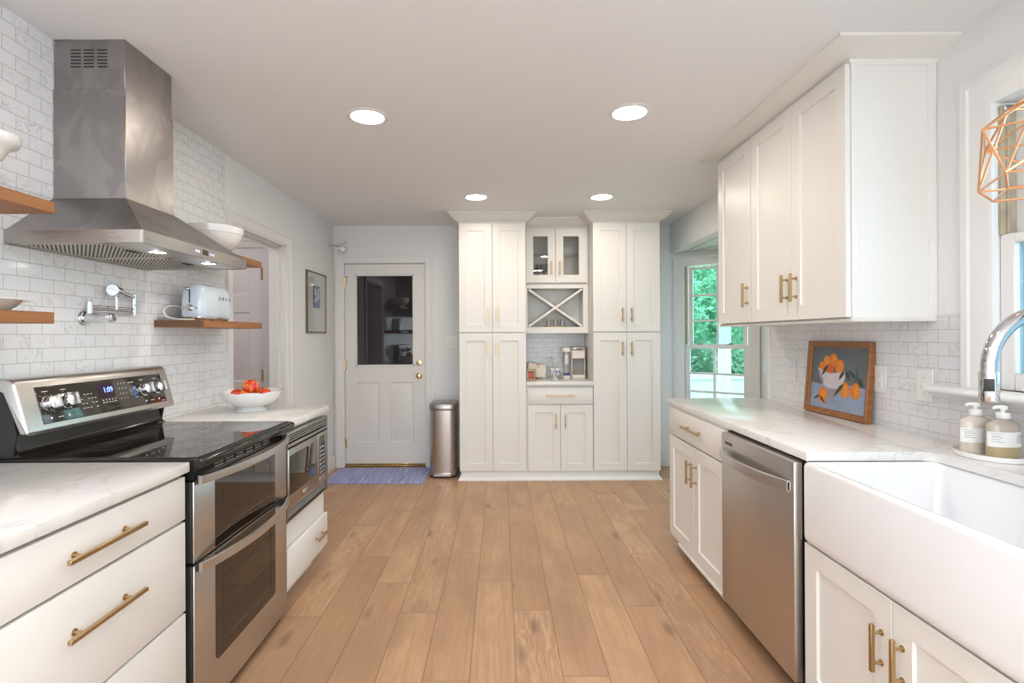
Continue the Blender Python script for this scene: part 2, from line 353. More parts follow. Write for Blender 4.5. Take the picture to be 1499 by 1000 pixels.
# ------------------------------------------------------------------ mesh builder
class MB:
    def __init__(self, mtx=None): self.bm = bmesh.new(); self.mi = 0; self.M = mtx
    def _fin(self, verts, faces):
        if self.M is not None:
            for v in verts: v.co = self.M @ v.co
        for f in faces: f.material_index = self.mi
        return self
    def raw(self, vs, fs):
        v = [self.bm.verts.new(p) for p in vs]; out = []
        for f in fs:
            try: out.append(self.bm.faces.new([v[i] for i in f]))
            except ValueError: pass
        return self._fin(v, out)
    def box(self, x0, y0, z0, x1, y1, z1, bev=0.0, seg=2):
        x0, x1 = sorted((x0, x1)); y0, y1 = sorted((y0, y1)); z0, z1 = sorted((z0, z1))
        mt = Matrix.Translation(((x0 + x1) / 2, (y0 + y1) / 2, (z0 + z1) / 2)) @ Matrix.Diagonal((x1 - x0, y1 - y0, z1 - z0, 1))
        vs = bmesh.ops.create_cube(self.bm, size=1.0, matrix=mt)['verts']
        fs = set(f for v in vs for f in v.link_faces)
        for f in fs: f.material_index = self.mi
        bev = min(bev, 0.49 * min(x1 - x0, y1 - y0, z1 - z0))
        if self.M is not None:
            for v in vs: v.co = self.M @ v.co
        if bev > 0:
            es = list(set(e for v in vs for e in v.link_edges))
            bmesh.ops.bevel(self.bm, geom=es, offset=bev, segments=seg, profile=0.5, affect='EDGES')
        return self
    def prism(self, poly, axis, a, b, bev=0.0, seg=2):
        """extrude a polygon (two coordinates of the other axes, in xyz order) along an axis"""
        def put(p, t):
            if axis == 'x': return (t, p[0], p[1])
            if axis == 'y': return (p[0], t, p[1])
            return (p[0], p[1], t)
        n = len(poly); va = [self.bm.verts.new(put(p, a)) for p in poly]; vb = [self.bm.verts.new(put(p, b)) for p in poly]
        fs = [self.bm.faces.new(va), self.bm.faces.new(vb[::-1])]
        fs += [self.bm.faces.new([va[i], va[(i + 1) % n], vb[(i + 1) % n], vb[i]]) for i in range(n)]
        self._fin(va + vb, fs)
        if bev > 0:
            es = list(set(e for v in va + vb for e in v.link_edges))
            bmesh.ops.bevel(self.bm, geom=es, offset=bev, segments=seg, profile=0.5, affect='EDGES')
        return self
    def rings(self, rs, cap0=True, cap1=True):
        n = len(rs[0]); vv = [[self.bm.verts.new(p) for p in r] for r in rs]; fs = []
        for i in range(len(rs) - 1):
            for j in range(n):
                k = (j + 1) % n
                fs.append(self.bm.faces.new([vv[i][j], vv[i][k], vv[i + 1][k], vv[i + 1][j]]))
        if cap0: fs.append(self.bm.faces.new(vv[0]))
        if cap1: fs.append(self.bm.faces.new(vv[-1][::-1]))
        return self._fin([v for r in vv for v in r], fs)
    def tube(self, pts, r, n=10, closed=False, rx=None, ry=None, caps=True):
        pts = [V(p) for p in pts]; m = len(pts); rr = r if isinstance(r, (list, tuple)) else [r] * m
        rs = []; up = None
        for i, p in enumerate(pts):
            a = pts[i - 1] if (i > 0 or closed) else p; b = pts[(i + 1) % m] if (i < m - 1 or closed) else p
            t = (b - a).normalized()
            if up is None:
                up = V((0, 0, 1)) if abs(t.z) < 0.9 else V((1, 0, 0))
            s = t.cross(up).normalized(); up = s.cross(t).normalized()
            rs.append([p + rr[i] * (math.cos(2 * math.pi * k / n) * s + math.sin(2 * math.pi * k / n) * up) for k in range(n)])
        if closed: rs.append(rs[0]); return self.rings(rs, False, False)
        return self.rings(rs, caps, caps)
    def cyl(self, p0, p1, r0, r1=None, n=24, edge=0.0):
        r1 = r0 if r1 is None else r1; p0, p1 = V(p0), V(p1)
        if edge <= 0: return self.tube([p0, p1], [r0, r1], n)
        d = (p1 - p0).normalized() * edge
        return self.tube([p0, p0 + d * 0.001, p0 + d, p1 - d, p1 - d * 0.001, p1], [r0 - edge, r0 - edge * 0.98, r0, r1, r1 - edge * 0.98, r1 - edge], n)
    def lathe(self, c, prof, n=40, sx=1.0, sy=1.0, mod=None, caps=True, rot=0.0):
        rs = []
        for (r, z) in prof:
            ring = []
            for k in range(n):
                a = 2 * math.pi * k / n; q = mod(a, r, z) if mod else (r, z)
                ring.append((c[0] + q[0] * math.cos(a + rot) * sx, c[1] + q[0] * math.sin(a + rot) * sy, c[2] + q[1]))
            rs.append(ring)
        return self.rings(rs, caps, caps)
    def sphere(self, c, r, sub=3, sc=(1, 1, 1)):
        mt = Matrix.Translation(c) @ Matrix.Diagonal((*sc, 1))
        vs = bmesh.ops.create_icosphere(self.bm, subdivisions=sub, radius=r, matrix=mt)['verts']
        return self._fin(vs, set(f for v in vs for f in v.link_faces))
    def mould(self, path, prof, to3, closed=False):
        """sweep a profile [(out, h)] along a 2-D path with mitred corners; out goes to the left of travel"""
        P = [V((p[0], p[1])) for p in path]; m = len(P); off = []
        for i in range(m):
            d0 = (P[i] - P[i - 1]).normalized() if (i > 0 or closed) else None
            d1 = (P[(i + 1) % m] - P[i]).normalized() if (i < m - 1 or closed) else None
            n0 = V((-d0.y, d0.x)) if d0 else None; n1 = V((-d1.y, d1.x)) if d1 else None
            if n0 is None: o = n1
            elif n1 is None: o = n0
            else:
                o = (n0 + n1).normalized(); o = o / max(0.2, o.dot(n0))
            off.append(o)
        rs = [[V(to3(P[i].x + off[i].x * a, P[i].y + off[i].y * a, h)) for (a, h) in prof] for i in range(m)]
        if closed: rs.append(rs[0]); return self.rings(rs, False, False)
        return self.rings(rs, True, True)
    def text(self, s, size, mtx, depth=0.0006):
        cu = bpy.data.curves.new('t', 'FONT'); cu.body = s; cu.size = size; cu.extrude = depth / 2
        cu.align_x = 'CENTER'; cu.align_y = 'CENTER'; cu.resolution_u = 3
        o = bpy.data.objects.new('t', cu); COL.objects.link(o)
        dg = bpy.context.evaluated_depsgraph_get(); me = bpy.data.meshes.new_from_object(o.evaluated_get(dg))
        vs = [mtx @ v.co for v in me.vertices]; fs = [tuple(p.vertices) for p in me.polygons]
        bpy.data.objects.remove(o); bpy.data.curves.remove(cu); bpy.data.meshes.remove(me)
        mm = self.M; self.M = None; self.raw(vs, fs); self.M = mm; return self
    def build(self, name, mat, parent=None, ang=38, local=False, origin=None, smooth=True):
        bm = self.bm
        bmesh.ops.recalc_face_normals(bm, faces=bm.faces[:])
        off = V((0, 0, 0))
        if not local:
            if parent is not None: off = V(ROOT[parent.name])
            elif origin == 'auto':
                xs = [v.co for v in bm.verts]
                lo = V([min(c[i] for c in xs) for i in range(3)]); hi = V([max(c[i] for c in xs) for i in range(3)])
                off = V(((lo.x + hi.x) / 2, (lo.y + hi.y) / 2, lo.z))
            elif origin is not None: off = V(origin)
        for v in bm.verts: v.co -= off
        if smooth:
            for f in bm.faces: f.smooth = True
            la = math.radians(ang)
            for e in bm.edges:
                if len(e.link_faces) != 2 or e.calc_face_angle(10) > la: e.smooth = False
        me = bpy.data.meshes.new(name); bm.to_mesh(me); bm.free()
        for x in (mat if isinstance(mat, (list, tuple)) else [mat]): me.materials.append(M[x] if isinstance(x, str) else x)
        o = bpy.data.objects.new(name, me); COL.objects.link(o)
        if parent is not None:
            o.parent = parent; ROOT[o.name] = ROOT[parent.name]
        else:
            o.location = off; ROOT[o.name] = tuple(off)
        return o
ROOT = {}
def tag(o, label, cat, group=None):
    o['label'] = label; o['category'] = cat
    if group: o['group'] = group
    return o
def thing(name, label, cat, loc=(0, 0, 0), group=None):
    o = bpy.data.objects.new(name, None); COL.objects.link(o); o.location = loc
    o.empty_display_size = 0.1; ROOT[o.name] = tuple(loc)
    return tag(o, label, cat, group)
def struct(o): o['kind'] = 'structure'; return o
def frame(o, u, n):
    """matrix: local x runs along u, local y goes up, local z out along n"""
    u, n = V(u).normalized(), V(n).normalized(); v = V((0, 0, 1))
    return Matrix(((u.x, v.x, n.x, o[0]), (u.y, v.y, n.y, o[1]), (u.z, v.z, n.z, o[2]), (0, 0, 0, 1)))
def frame3(o, u, v, n):
    u, v, n = V(u).normalized(), V(v).normalized(), V(n).normalized()
    return Matrix(((u.x, v.x, n.x, o[0]), (u.y, v.y, n.y, o[1]), (u.z, v.z, n.z, o[2]), (0, 0, 0, 1)))

def shaker(name, parent, o, u, n, wd, ht, mat='cab', t=0.02, st=0.068, rec=0.009, slab=False, glassm=None):
    """a frame-and-panel door (or slab front); o is its lower corner on the front plane"""
    mb = MB(frame(o, u, n)); e = 0.0015
    if slab: mb.box(0, 0, -t, wd, ht, 0, 0.002)
    else:
        rect = lambda a, z: [(a, a, z), (wd - a, a, z), (wd - a, ht - a, z), (a, ht - a, z)]
        if glassm:
            mb.rings([rect(0, -t), rect(0, -e), rect(e, 0), rect(st - 0.002, 0), rect(st + 0.002, -rec * 0.7), rect(st + 0.002, -t), rect(0, -t)], False, False)
        else:
            mb.rings([rect(0, -t), rect(0, -e), rect(e, 0), rect(st - 0.001, 0), rect(st + 0.002, -rec), rect(st + 0.004, -rec)], True, True)
    d = mb.build(name, mat, parent, ang=25)
    if glassm:
        g = MB(frame(o, u, n)); g.box(st, st, -t * 0.7, wd - st, ht - st, -t * 0.5); g.build('pane', glassm, d)
    return d
def pull(parent, c, along, n, L=0.128, mat='brass', stand=0.028, w_=0.0055):
    """square bar pull on two round posts; c is the centre on the door face"""
    along, n = V(along).normalized(), V(n).normalized(); c = V(c); s = along.cross(n)
    mb = MB()
    for k in (-1, 1):
        p = c + along * (k * L * 0.32)
        mb.cyl(p, p + n * 0.0025, 0.0085, n=16); mb.cyl(p, p + n * stand, 0.0042, n=12)
    q = MB(Matrix(((along.x, s.x, n.x, c.x + n.x * stand), (along.y, s.y, n.y, c.y + n.y * stand), (along.z, s.z, n.z, c.z + n.z * stand), (0, 0, 0, 1))))
    q.bm.free(); q.bm = mb.bm; q.box(-L / 2, -w_, -w_, L / 2, w_, w_, 0.001, 1)
    return q.build('handle', mat, parent)

XL, XR, YB, HC, YF = -1.67, 1.71, 5.275, 2.43, -2.6

# ------------------------------------------------------------------ floor, ceiling, walls
def build_floor():
    """one quad per plank; the joints near the camera stand where the photograph has them"""
    W, L = 0.18, 1.185
    joints = {-6: 2.46, -5: 3.129, -4: 2.793, -3: 2.49, -2: 1.996, -1: 2.817, 0: 2.512, 1: 3.207, 2: 2.88, 3: 2.543, 4: 3.15, 5: 2.75}
    bm = bmesh.new(); uvl = bm.loops.layers.uv.new('plank'); cl = bm.loops.layers.float_color.new('plank_tone')
    rnd = random.Random(11)
    for k in range(-18, 17):
        x0 = 0.0564 + k * W; j = joints.get(k, rnd.uniform(0, L)); y = j - math.ceil((j - YF) / L) * L
        while y < 6.2:
            a, b = max(y, YF), min(y + L, 6.2)
            vs = [bm.verts.new(p) for p in ((x0, a, 0), (x0 + W, a, 0), (x0 + W, b, 0), (x0, b, 0))]
            f = bm.faces.new(vs); r = (rnd.random(), rnd.random())
            for lp, uv in zip(f.loops, ((0, a - y), (W, a - y), (W, b - y), (0, b - y))):
                lp[uvl].uv = uv; lp[cl] = (r[0], r[1], L / 2, 1)
            y += L
    me = bpy.data.meshes.new('floor'); bm.to_mesh(me); bm.free(); me.materials.append(M['floor'])
    o = bpy.data.objects.new('floor', me); COL.objects.link(o); ROOT['floor'] = (0, 0, 0); return struct(o)
build_floor()
mb = MB(); mb.box(-3.2, YF, HC, 2.55, 5.4, HC + 0.1); struct(mb.build('ceiling', 'ceiling', smooth=False))

OY0, OY1, OZ = 3.26, 4.085, 2.03          # cased opening in the left wall
mb = MB()
mb.box(XL - 0.12, YF, 0, XL, OY0, HC); mb.box(XL - 0.12, OY1, 0, XL, YB, HC); mb.box(XL - 0.12, OY0, OZ, XL, OY1, HC)
wall_left = struct(mb.build('wall_left', 'wall', smooth=False))
mb = MB(); mb.box(XL, 0.6, 0.80, XL + 0.008, 3.178, HC - 0.001)
mb.build('tile_backsplash', 'tile_l', wall_left, smooth=False)

DX0, DX1, DZ = -1.572, -0.750, 2.055       # back door opening
mb = MB()
mb.box(XL - 0.12, YB, 0, DX0, YB + 0.12, HC); mb.box(DX1, YB, 0, 1.80, YB + 0.12, HC); mb.box(DX0, YB, DZ, DX1, YB + 0.12, HC)
wall_back = struct(mb.build('wall_back', 'wall', smooth=False))
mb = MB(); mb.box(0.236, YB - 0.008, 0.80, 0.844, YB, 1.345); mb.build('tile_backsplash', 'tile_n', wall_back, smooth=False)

WY0, WY1, WZ0, WZ1 = 0.76, 1.808, 1.12, 2.108   # window over the sink
RE, BZ = 3.30, 2.134                            # end of the right wall, underside of the bay header
mb = MB()
mb.box(XR, YF, 0, XR + 0.12, WY0, HC); mb.box(XR, WY1, 0, XR + 0.12, RE, HC)
mb.box(XR, WY0, 0, XR + 0.12, WY1, WZ0); mb.box(XR, WY0, WZ1, XR + 0.12, WY1, HC)
mb.box(XR, RE, BZ, XR + 0.12, YB, HC)
wall_right = struct(mb.build('wall_right', 'wall', smooth=False))
mb = MB()
mb.prism([(0.6, 0.88), (RE - 0.002, 0.88), (RE - 0.002, 1.381), (1.93, 1.381), (1.93, 1.09), (0.6, 1.09)], 'x', XR - 0.008, XR)
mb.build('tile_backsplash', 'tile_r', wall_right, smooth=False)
mb = MB()
mb.box(XL - 0.12, YF - 0.12, 0, -1.4, YF, HC); mb.box(1.5, YF - 0.12, 0, XR + 0.12, YF, HC); mb.box(-1.4, YF - 0.12, 2.25, 1.5, YF, HC)
struct(mb.build('wall_front', 'wall', smooth=False))

# bay: a slanted wall with a window, a side wall with a glazed door, a flat soffit
AA = math.radians(39); AD = V((math.cos(AA), -math.sin(AA), 0)); AN = V((-math.sin(AA), -math.cos(AA), 0)); AP = V((1.752, YB, 0))
def bay(s, z, d=0.0): return AP + AD * s + AN * d + V((0, 0, z))
FA = frame(AP, AD, AN)
WA0, WA1, WB0, WB1 = 0.098, 0.70, 0.55, 2.005
mb = MB(FA)
mb.box(-0.02, 0, -0.12, WA0, BZ, 0); mb.box(WA1, 0, -0.12, 0.80, BZ, 0); mb.box(WA0, 0, -0.12, WA1, WB0, 0); mb.box(WA0, WB1, -0.12, WA1, BZ, 0)
struct(mb.build('wall_bay_left', 'wall', smooth=False))
BE = bay(0.80, 0)
BDY0, BDY1 = 3.86, 4.66
mb = MB(); mb.box(BE.x, BDY1, 0, BE.x + 0.12, BE.y + 0.03, BZ); mb.box(BE.x, 3.30, 0, BE.x + 0.12, BDY0, BZ); mb.box(BE.x, BDY0, 2.06, BE.x + 0.12, BDY1, BZ)
struct(mb.build('wall_bay_right', 'wall', smooth=False))
mb = MB(); mb.box(XR + 0.12, RE - 0.12, 0, BE.x + 0.12, RE, BZ); struct(mb.build('wall_bay_front', 'wall', smooth=False))
mb = MB(); mb.prism([(XR + 0.11, RE - 0.12), (BE.x + 0.12, RE - 0.12), (BE.x + 0.12, BE.y + 0.05), (1.80, YB + 0.14), (XR + 0.11, YB + 0.14)], 'z', BZ, BZ + 0.12)
struct(mb.build('ceiling_bay', 'trim', smooth=False))

# hall behind the cased opening, porch behind the back door
mb = MB(); mb.box(-3.2, 4.30, 0, -2.756, 4.42, HC); mb.box(-1.936, 4.30, 0, XL - 0.12, 4.42, HC); mb.box(-2.756, 4.30, 2.045, -1.936, 4.42, HC)
struct(mb.build('wall_hall_back', 'hall', smooth=False))
mb = MB(); mb.box(-3.3, 2.4, 0, -3.2, 4.42, HC); struct(mb.build('wall_hall_left', 'hall', smooth=False))
mb = MB(); mb.box(-3.2, 2.4, 0, XL - 0.12, 2.5, HC); struct(mb.build('wall_hall_front', 'hall', smooth=False))
mb = MB()
mb.box(-2.1, 7.2, -0.1, 0.2, 7.3, 2.6); mb.box(-2.2, YB + 0.12, -0.1, -2.1, 7.3, 2.6); mb.box(0.2, YB + 0.12, -0.1, 0.3, 7.3, 2.6); mb.box(-2.2, YB + 0.12, 2.5, 0.3, 7.3, 2.6)
struct(mb.build('wall_porch', 'porch', smooth=False))

# casings (a stepped profile, mitred at the corners)
CAS = [(0, 0), (0, 0.012), (0.010, 0.016), (0.060, 0.019), (0.066, 0.024), (0.086, 0.024), (0.086, 0)]
def sc_prof(p, wd): k = wd / 0.086; return [(a * k, h) for a, h in p]
mb = MB(); mb.mould([(OY0, 0), (OY0, OZ), (OY1, OZ), (OY1, 0)], sc_prof(CAS, 0.082), lambda s, z, h: (XL + h, s, z))
mb.box(XL - 0.125, OY0, 0, XL + 0.005, OY0 + 0.012, OZ); mb.box(XL - 0.125, OY1 - 0.012, 0, XL + 0.005, OY1, OZ); mb.box(XL - 0.125, OY0, OZ - 0.012, XL + 0.005, OY1, OZ)
mb.box(XL - 0.075, OY1 - 0.022, 0, XL - 0.04, OY1 - 0.010, OZ - 0.01); mb.box(XL - 0.075, OY0, OZ - 0.022, XL - 0.04, OY1, OZ - 0.010)
struct(mb.build('trim_1', 'trim', ang=20))
mb = MB(); mb.mould([(DX0 + 0.0, 0), (DX0, DZ), (DX1, DZ), (DX1, 0)], sc_prof(CAS, 0.078), lambda s, z, h: (s, YB - h, z))
mb.box(DX0 - 0.002, YB - 0.004, 0, DX0 + 0.004, YB + 0.12, DZ); mb.box(DX1 - 0.004, YB - 0.004, 0, DX1 + 0.002, YB + 0.12, DZ); mb.box(DX0, YB - 0.004, DZ - 0.004, DX1, YB + 0.12, DZ + 0.002)
struct(mb.build('trim_2', 'trim', ang=20))
mb = MB(); mb.mould([(WA0, WB0), (WA0, WB1), (WA1, WB1), (WA1, WB0)], sc_prof(CAS, 0.096), lambda s, z, h: bay(s, z, h))
mb.box(0, 0, 0, 0.0, 0, 0) if False else None
for k in (WA0, WA1): mb.prism([tuple(bay(k - 0.003, 0, d)[:2]) for d in (0.003, -0.12)] + [tuple(bay(k + 0.003, 0, d)[:2]) for d in (-0.12, 0.003)], 'z', WB0, WB1)
struct(mb.build('trim_3', 'trim', ang=20))
CW = 0.112
mb = MB(); mb.mould([(WY1, WZ0), (WY1, WZ1), (WY0, WZ1), (WY0, WZ0)][::-1], sc_prof(CAS, CW), lambda s, z, h: (XR - h, s, z))
struct(mb.build('trim_4', 'trim', ang=20))
mb = MB()   # window stool and apron
pr = [(1.745, 1.120), (1.632, 1.120), (1.622, 1.116), (1.618, 1.106), (1.624, 1.096), (1.640, 1.090), (1.656, 1.080), (1.664, 1.072), (1.690, 1.070), (1.690, 1.056), (XR, 1.050), (1.745, 1.052)]
mb.prism(pr, 'y', WY0 - 0.20, 2.012, 0.002, 1)
struct(mb.build('trim_5', 'trim', ang=30))
# hall door casing, bay door casing and the cased end of the right wall
mb = MB(); mb.mould([(-2.756, 0), (-2.756, 2.045), (-1.936, 2.045), (-1.936, 0)], sc_prof(CAS, 0.075), lambda s, z, h: (s, 4.30 - h, z))
struct(mb.build('trim_6', 'halldoor', ang=20))
mb = MB(); mb.mould([(BDY0, 0), (BDY0, 2.06), (BDY1, 2.06), (BDY1, 0)][::-1], sc_prof(CAS, 0.07), lambda s, z, h: (BE.x - h, s, z))
struct(mb.build('trim_7', 'trim', ang=20))
mb = MB(); mb.box(XR - 0.012, RE - 0.001, 0, XR + 0.132, RE + 0.016, BZ, 0.002)
struct(mb.build('trim_8', 'trim', ang=20))

# baseboards
BB = [(0, 0), (0.015, 0), (0.015, 0.105), (0.011, 0.118), (0.008, 0.135), (0, 0.138)]
def baseboard(name, path, mat='trim'):
    mb = MB(); mb.mould(path, BB, lambda x, y, h: (x, y, h)); struct(mb.build(name, mat, ang=30))
baseboard('baseboard_left', [(XL, YB), (XL, OY1 + 0.085)])
baseboard('baseboard_back', [(-0.37, YB), (DX1 + 0.08, YB)])
baseboard('baseboard_back_right', [tuple(bay(0.79, 0)[:2]), tuple(bay(0.0, 0)[:2]), (1.455, YB)])
baseboard('baseboard_near_left', [(XL, 0.6), (XL, YF)])
baseboard('baseboard_near_right', [(XR, YF), (XR, 0.6)])

# ------------------------------------------------------------------ windows and doors
def sash(mb, x0, x1, z0, z1, d0, d1, st=0.04, top=0.04, bot=0.05):
    mb.box(x0, z0, d0, x0 + st, z1, d1, 0.003, 1); mb.box(x1 - st, z0, d0, x1, z1, d1, 0.003, 1)
    mb.box(x0 + st, z0, d0, x1 - st, z0 + bot, d1, 0.003, 1); mb.box(x0 + st, z1 - top, d0, x1 - st, z1, d1, 0.003, 1)
def muntin(mb, x0, x1, z0, z1, d0, d1): mb.box(x0, z0, d0, x1, z1, d1, 0.003, 1)
# window_1: the bay window, six panes above the meeting rail and more below
win = thing('window_1', '', 'x', tuple(bay(0.4, WB0))); del win['label']; del win['category']; struct(win)
mb = MB(FA)
sash(mb, 0.132, 0.672, 1.205, 1.985, -0.085, -0.055, 0.036, 0.024, 0.022)
muntin(mb, 0.393, 0.415, 1.22, 1.97, -0.085, -0.058)
for z in (1.706, 1.456): muntin(mb, 0.15, 0.66, z - 0.010, z + 0.010, -0.085, -0.058)
mb.build('upper_sash', 'trim', win)
mb = MB(FA)
sash(mb, 0.104, 0.694, WB0, 1.218, -0.05, -0.02, 0.045, 0.036, 0.06)
muntin(mb, 0.372, 0.394, 0.6, 1.19, -0.05, -0.023)
for z in (0.938, 0.76): muntin(mb, 0.14, 0.66, z - 0.010, z + 0.010, -0.05, -0.023)
mb.build('lower_sash', 'trim', win)
mb = MB(FA); mb.box(0.140, 1.21, -0.074, 0.665, 1.98, -0.070); mb.build('pane', 'bayglass', win, smooth=False)
mb = MB(FA); mb.box(0.14, WB0 + 0.04, -0.039, 0.66, 1.20, -0.035); mb.build('pane', 'bayglass_low', win, smooth=False)
for s in (0.245, 0.525):
    mb = MB(FA); mb.box(s - 0.028, 1.218, -0.05, s + 0.028, 1.226, -0.022, 0.002, 1); mb.cyl((s, 1.226, -0.036), (s, 1.238, -0.036), 0.011, n=12); mb.box(s - 0.004, 1.230, -0.040, s + 0.034, 1.238, -0.030, 0.002, 1)
    mb.build('sash_lock', 'grey', win)
mb = MB(FA); mb.box(0.104, 1.22, -0.10, 0.118, 2.0, -0.03); mb.build('jamb_track', 'vinyl', win)
# window_2: the window over the sink; its lower sash stands down, the weathered jamb track shows above it
FW = frame((XR, WY1, 0), (0, -1, 0), (-1, 0, 0))
win = thing('window_2', '', 'x', (XR, (WY0 + WY1) / 2, WZ0)); del win['label']; del win['category']; struct(win)
mb = MB(FW); Wd = WY1 - WY0
sash(mb, 0.004, Wd - 0.004, WZ0, 1.652, -0.052, -0.012, 0.050, 0.034, 0.06); mb.build('lower_sash', 'trim', win)
mb = MB(FW); sash(mb, 0.004, Wd - 0.004, 1.62, WZ1 - 0.004, -0.105, -0.065, 0.05, 0.045, 0.034); mb.build('upper_sash', 'trim', win)
mb = MB(FW); mb.box(0.05, WZ0 + 0.05, -0.034, Wd - 0.05, 1.63, -0.030); mb.build('pane', 'sinkglass', win, smooth=False)
mb = MB(FW); mb.box(0.05, 1.64, -0.087, Wd - 0.05, WZ1 - 0.04, -0.083); mb.build('pane', 'sinkglass', win, smooth=False)
for a, b in ((0.0, 0.010), (Wd - 0.010, Wd)):
    mb = MB(FW); mb.box(a, 1.652, -0.062, b, WZ1 - 0.012, -0.010); mb.box(a - 0.001, 1.652, -0.034, b + (0.006 if a == 0 else 0), WZ1 - 0.03, -0.028)
    mb.cyl(((a + b) / 2, 1.655, -0.046), ((a + b) / 2, WZ1 - 0.05, -0.046), 0.006, n=10)
    mb.build('jamb_track', 'vinyl', win)
mb = MB(FW); mb.box(0.0, WZ1 - 0.03, -0.05, 0.022, WZ1 - 0.012, -0.016, 0.002, 1); mb.box(0.004, WZ1 - 0.075, -0.042, 0.014, WZ1 - 0.028, -0.020, 0.002, 1); mb.build('sash_spring', 'chrome', win)
# door_1: half-glazed back door with two raised panels
d1 = thing('door_1', '', 'x', ((DX0 + DX1) / 2, YB + 0.03, 0.015)); del d1['label']; del d1['category']; struct(d1)
x0, x1, z0, z1 = DX0 + 0.007, DX1 - 0.006, 0.018, 2.047
Fd = frame((x0, YB + 0.022, 0), (1, 0, 0), (0, -1, 0))
mb = MB(Fd); wd = x1 - x0
gx0, gx1, gz0, gz1 = 0.112, 0.692, 1.020, 1.936
p1, p2, pz0, pz1 = (0.122, 0.345), (0.455, 0.690), 0.245, 0.852
def ringpanel(mb, a, b, c, d):
    R = lambda i, z: [(a + i, c + i, z), (b - i, c + i, z), (b - i, d - i, z), (a + i, d - i, z)]
    mb.rings([R(0, 0), R(0.010, -0.009), R(0.028, -0.008), R(0.046, -0.001), R(0.050, 0.0)], False, True)
mb.box(0, z0, -0.04, gx0, z1, 0); mb.box(gx1, z0, -0.04, wd, z1, 0)
mb.box(gx0, gz1, -0.04, gx1, z1, 0); mb.box(gx0, pz1, -0.04, gx1, gz0, 0); mb.box(gx0, z0, -0.04, gx1, pz0, 0)
mb.box(gx0, pz0, -0.04, p1[0], pz1, 0); mb.box(p1[1], pz0, -0.04, p2[0], pz1, 0); mb.box(p2[1], pz0, -0.04, gx1, pz1, 0)
mb.box(p1[0], pz0, -0.04, p1[1], pz1, -0.012); mb.box(p2[0], pz0, -0.04, p2[1], pz1, -0.012)
ringpanel(mb, p1[0], p1[1], pz0, pz1); ringpanel(mb, p2[0], p2[1], pz0, pz1)
for a, b, c, d in ((gx0 - 0.008, gx0 + 0.010, gz0 - 0.008, gz1 + 0.008), (gx1 - 0.010, gx1 + 0.008, gz0 - 0.008, gz1 + 0.008)): mb.box(a, c, -0.01, b, d, 0.006, 0.003, 1)
for c, d in ((gz0 - 0.008, gz0 + 0.010), (gz1 - 0.010, gz1 + 0.008)): mb.box(gx0 - 0.008, c, -0.01, gx1 + 0.008, d, 0.006, 0.003, 1)
mb.build('door_slab', 'door', d1, ang=20)
mb = MB(Fd); mb.box(gx0, gz0, -0.020, gx1, gz1, -0.014); mb.build('pane', 'doorglass', d1, smooth=False)
mb = MB(); mb.lathe((0, 0, 0), [(0.031, 0), (0.031, 0.006), (0.026, 0.010), (0.012, 0.014), (0.010, 0.030), (0.018, 0.036), (0.026, 0.046), (0.027, 0.056), (0.020, 0.066), (0.006, 0.070)], 28)
def face_door(mb, x, z):
    for v in mb.bm.verts: v.co = V((x + v.co.x, YB + 0.022 - v.co.z, z + v.co.y))
    return mb
face_door(mb, -0.8185, 0.918).build('door_knob', 'pbrass', d1)
mb = MB(); mb.lathe((0, 0, 0), [(0.030, 0), (0.030, 0.007), (0.025, 0.014), (0.008, 0.016)], 28); mb.box(-0.003, -0.012, 0.016, 0.003, 0.012, 0.026, 0.001, 1)
face_door(mb, -0.8185, 1.050).build('deadbolt', 'pbrass', d1)
for z in (1.865, 1.03, 0.235):
    mb = MB(); mb.cyl((x0 - 0.002, YB + 0.014, z - 0.05), (x0 - 0.002, YB + 0.014, z + 0.05), 0.007, n=10); mb.box(x0 - 0.002, YB + 0.016, z - 0.045, x0 + 0.014, YB + 0.0205, z + 0.045)
    if z > 1.5: mb.cyl((x0 - 0.02, YB + 0.004, z + 0.05), (x0 + 0.04, YB + 0.004, z + 0.05), 0.005, n=8)
    mb.build('hinge', 'pbrass', d1)
mb = MB(); mb.box(x0, YB - 0.012, 0.0, x1, YB + 0.10, 0.020, 0.004, 1); mb.box(x0, YB + 0.008, 0.020, x1, YB + 0.018, 0.036, 0.003, 1)
mb.build('threshold', 'pbrass', d1)
# door_2: panelled door at the end of the hall
d2 = thing('door_2', '', 'x', (-2.346, 4.31, 0.01)); del d2['label']; del d2['category']; struct(d2)
Fd = frame((-2.752, 4.308, 0), (1, 0, 0), (0, -1, 0)); mb = MB(Fd)
wd = 0.812; rows = [(0.20, 0.80), (0.95, 1.52), (1.66, 1.90)]; cols = [(0.115, 0.365), (0.447, 0.697)]
xs = [0, 0.115, 0.365, 0.447, 0.697, wd]; zs = [0.012, 0.20, 0.80, 0.95, 1.52, 1.66, 1.90, 2.038]
for i in range(5):
    for j in range(7):
        pnl = i in (1, 3) and j in (1, 3, 5)
        mb.box(xs[i], zs[j], -0.035, xs[i + 1], zs[j + 1], -0.013 if pnl else 0)
        if pnl: ringpanel(mb, xs[i], xs[i + 1], zs[j], zs[j + 1])
mb.build('door_slab', 'halldoor', d2, ang=20)
for z in (1.835, 1.0, 0.25):
    mb = MB(); mb.cyl((-1.938, 4.298, z - 0.05), (-1.938, 4.298, z + 0.05), 0.008, n=10); mb.box(-1.962, 4.303, z - 0.048, -1.938, 4.3085, z + 0.048); mb.build('hinge', 'pbrass', d2)
